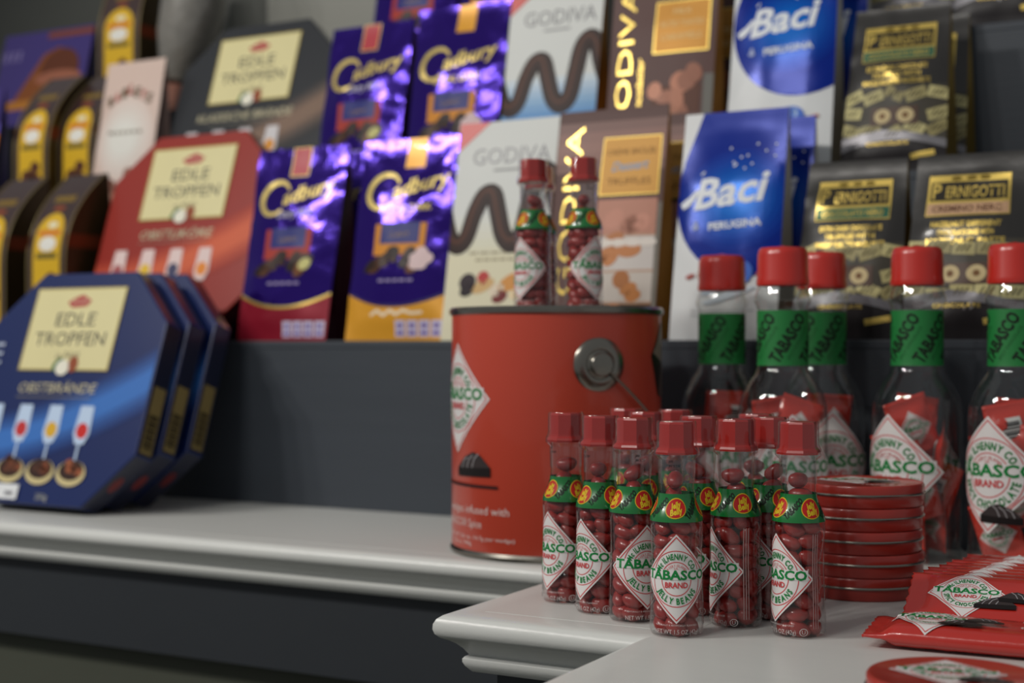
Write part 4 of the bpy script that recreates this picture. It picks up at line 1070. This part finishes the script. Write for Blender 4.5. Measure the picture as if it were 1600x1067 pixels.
make_octagon('blue octagonal chocolate box at the back of the three, against the riser', XO + 0.004, 1.083 + T_, 0.0003, LEAN * 0.98, navy, 'OBSTBRÄNDE', 1)
make_octagon('red octagonal chocolate box leaning on the lowest tier', XO - 0.022, 1.217 + T_, TZ[0] + 0.0003, LEAN * 0.95, redc, 'OBSTLIKÖRE', 2)
make_octagon('black octagonal chocolate box leaning on the second tier', -1.141, 1.347 + T_, TZ[1] + 0.0003, LEAN * 0.95, blk, 'KLASSISCHE BRÄNDE', 3)

# ---- dark brown boxes with a curved front and yellow arch label
dk_brown = mat('dark_brown_gloss', (58, 40, 38), 0.3, coat=0.3)
olive_side = mat('olive_gold_side', (60, 46, 22), 0.4, 0.2, var=0.3, vscale=25)
edge_gold = mat('dull_gold_edge', (132, 116, 76), 0.4, 0.3)
def make_arch_box(label, px, row, w=0.062, h=0.205, d=0.085, dy=0.0):
    Y0 = ROWY[row] + dy
    t = thing('arched_box', label, 'chocolate box', (XA(px, Y0), Y0, TZ[row]), (0, 0, 0), 'dark brown boxes with yellow arch labels')
    n = 22
    prof = []
    for i in range(n + 1):
        v = i / n
        y = 0.0 if v < 0.45 else d * 0.78 * ((v - 0.45) / 0.55) ** 2.2
        prof.append((y, v * h))
    vs, fs = [], []
    for s in (-1, 1):
        for (y, z) in prof: vs.append((s * w / 2, y, z))
    m = n + 1
    fs = [(j, m + j, m + j + 1, j + 1) for j in range(n)]
    meshobj('front_panel', vs, fs, dk_brown, t)
    bp = [(d - 0.17 * d * (z / h), z) for _, z in prof]
    for s in (-1, 1):
        gv = [(s * (w / 2 - 0.001), y, z) for y, z in prof] + [(s * (w / 2 - 0.001), y, z) for y, z in bp]
        gf = [((j, j + 1, m + j + 1, m + j) if s < 0 else (j, m + j, m + j + 1, j + 1)) for j in range(n)]
        sp = meshobj('side_panel', gv, gf, olive_side, t, smooth=False)
        P = Print(); P.rect(0.0, d, 0.112, 0.128, ink((120, 52, 26)), 0)
        P.build('side_stripe', sp, (lambda s_: (lambda u, v, off: (s_ * (w / 2 - 0.001 + off), min(max(u, 0.0), d), v)))(s), (), ())
        tube('panel_edge', [(s * w / 2, y - 0.0003, z) for y, z in prof], 0.0011, edge_gold, t, 6)
    meshobj('back_panel', [(s * w / 2, y, z) for s in (-1, 1) for y, z in bp], [(j, j + 1, m + j + 1, m + j) for j in range(n)], dk_brown, t)
    def S(u, v, off):
        k = min(max(v / h * n, 0), n - 1e-6); i = int(k); k -= i
        (y0, z0), (y1, z1) = prof[i], prof[i + 1]; dd = Vector((0, y1 - y0, z1 - z0)).normalized()
        return (u, y0 + (y1 - y0) * k - dd.z * off, z0 + (z1 - z0) * k + dd.y * off)
    P = Print(); ye = ink((214, 172, 40), 0.35); bb = w * 0.36
    P.poly([(-bb, 0.022), (bb, 0.022)] + [(bb * math.cos(R(a)), 0.128 + 0.026 * math.sin(R(a))) for a in range(0, 181, 12)], ye, 0)
    P.ell(0, 0.116, bb * 0.62, 0.009, ink((228, 226, 218)), 1, 16); P.ell(0.002, 0.139, bb * 0.36, 0.004, ink((226, 220, 190)), 1, 12)
    P.rect(-bb * 0.8, bb * 0.8, 0.126, 0.1325, ink((206, 120, 40)), 1); P.rect(-bb * 0.75, bb * 0.75, 0.098, 0.105, ink((110, 96, 40)), 1)
    for (x, y, r_) in [(-0.006, 0.062, 0.011), (0.008, 0.056, 0.012), (-0.004, 0.044, 0.012), (0.008, 0.074, 0.009)]: P.ell(x, y, r_, r_ * 0.9, ink((86, 50, 36), 0.3), 2, 14)
    for k in range(5): P.rect(-0.016 + k * 0.0068, -0.011 + k * 0.0068, 0.168, 0.176, ink((160, 130, 60), 0.3, 0.4), 0)
    P.ell(0, 0.160, 0.010, 0.003, ink((140, 70, 40)), 0, 12)
    P.build('arch_label', t, S, (), [h * i / n for i in range(1, n)])
    return t
make_arch_box('dark brown box with yellow arch label at the left edge, lowest tier', -20, 0)
make_arch_box('dark brown box with yellow arch label on the lowest tier beside the red octagonal box', 72, 0)
make_arch_box('dark brown box with yellow arch label at the left edge, second tier', 48, 1)
make_arch_box('dark brown box with yellow arch label on the second tier beside the pink bag', 118, 1, dy=0.02)
make_arch_box('dark brown box with large yellow arch label on the top tier, left', 185, 2, 0.075, 0.24)

# ---- pink bag, purple carton, clear cone bag
pink = mat('blush_pink_bag', (212, 188, 176), 0.5, bump=0.08, spec=0.25)
def p_pink(P, w, h):
    for k in range(5): P.ell(0.0, h * 0.50, 0.046 - 0.006 * k, 0.058 - 0.009 * k, ink(lerp3((216, 194, 184), (226, 224, 216), (k + 1) / 5), 0.36), k, 26)
    for i, ch in enumerate('BAILEYS'):
        f = i / 6 - 0.5; P.text(ch, f * 0.066, h - 0.038 - 0.022 * abs(f) * 1.3, ink([(90, 70, 40), (170, 50, 40)][i % 2], 0.35), 0.0125, 0.0085, 6, R(-28) * f, 0, 0.03)
    for k in range(6): P.rect(-0.022 + k * 0.009, -0.0155 + k * 0.009, h - 0.098, h - 0.094, ink((150, 140, 126)), 6)
    for (x, y, r_) in [(-0.014, 0.042, 0.011), (0.010, 0.040, 0.012), (-0.004, 0.026, 0.012), (0.016, 0.058, 0.008)]: P.ell(x, y, r_, r_ * 0.9, ink((120, 76, 62), 0.3), 6, 16); P.ell(x - 0.003, y + 0.003, r_ * 0.5, r_ * 0.4, ink((160, 116, 98), 0.3), 7, 12)
make_bag('chocolate_bag', 'pale pink chocolate bag on the second tier beside the black octagonal box', 'bag', None, 197, 1, 0.100, 0.208, 0.048, pink, mat('pink_bag_side', (120, 96, 88), 0.5), p_pink, wr=0.0008, bulge=0.005, seed=51, seal=0.04, creases=2)
violet = mat('violet_carton', (52, 36, 110), 0.35, coat=0.3)
def p_violet(P, w, h):
    P.poly([(-0.05, 0.052), (0.10, 0.052), (0.10, 0.062), (0.055, 0.125), (0.03, 0.135), (0.0, 0.125)], ink((126, 70, 32), 0.35), 0)
    P.ell(0.038, 0.098, 0.040, 0.034, ink((92, 46, 26), 0.35), 1, 22); P.ell(0.038, 0.085, 0.048, 0.012, ink((150, 92, 70), 0.35), 2, 20)
    P.rect(-0.06, 0.11, 0.040, 0.054, ink((170, 110, 40), 0.35), 1); P.rect(0.0, 0.11, h - 0.014, h - 0.004, ink((120, 62, 40), 0.35), 1)
    for k in range(4): P.rect(-0.10 + k * 0.014, -0.092 + k * 0.014, h - 0.045, h - 0.028, ink((110, 100, 150)), 1)
make_bag('chocolate_carton', 'violet chocolate carton with brown dome picture at the upper left corner', 'carton', None, 62, 2, 0.190, 0.164, 0.05, violet, mat('violet_side', (36, 26, 70), 0.5), p_violet, wr=0.0002, bulge=0.001, seed=52, seal=0.0, dy=0.05)
make_bag('chocolate_carton', 'violet carton with orange patch at the left edge on the second tier', 'carton', None, -42, 1, 0.090, 0.200, 0.04, MATS['violet_carton'], MATS['violet_side'],
         lambda P, w, h: (P.rect(-0.045, 0.045, 0.10, 0.135, ink((206, 120, 60), 0.35), 0), P.rect(-0.045, 0.045, 0.135, 0.150, ink((110, 96, 190), 0.35), 0)), wr=0.0002, bulge=0.001, seed=53, seal=0.0, dy=0.03)
cone = thing('cone_bag', 'clear cone shaped sweet bag with pink tip on the top tier', 'bag', (XA(268, 1.50), 1.50, TZ[2] + 0.001), (R(-4), R(12), 0))
cp = [(0.002, 0.0), (0.010, 0.016), (0.020, 0.040), (0.034, 0.075), (0.043, 0.110), (0.046, 0.150), (0.044, 0.200), (0.036, 0.235), (0.018, 0.252)]
lathe('cellophane', [(r + 0.0012, z) for r, z in cp], clear_mat('cellophane_film', (0.9, 0.9, 0.9), 0.08, 0.12, 0.7), cone, 24, cap=False)
lathe('pink_tip', [(r, z) for r, z in cp[:3]] + [(0.0, 0.046)], mat('pink_filling', (196, 140, 122), 0.5, var=0.2, vscale=60), cone, 20)
lathe('pale_filling', [(0.0, 0.047), (0.022, 0.048), (0.033, 0.075), (0.042, 0.110), (0.044, 0.150), (0.040, 0.190), (0.0, 0.205)], mat('grey_sweets', (136, 132, 124), 0.5, bump=0.8, bscale=70, var=0.35, vscale=70), cone, 24)
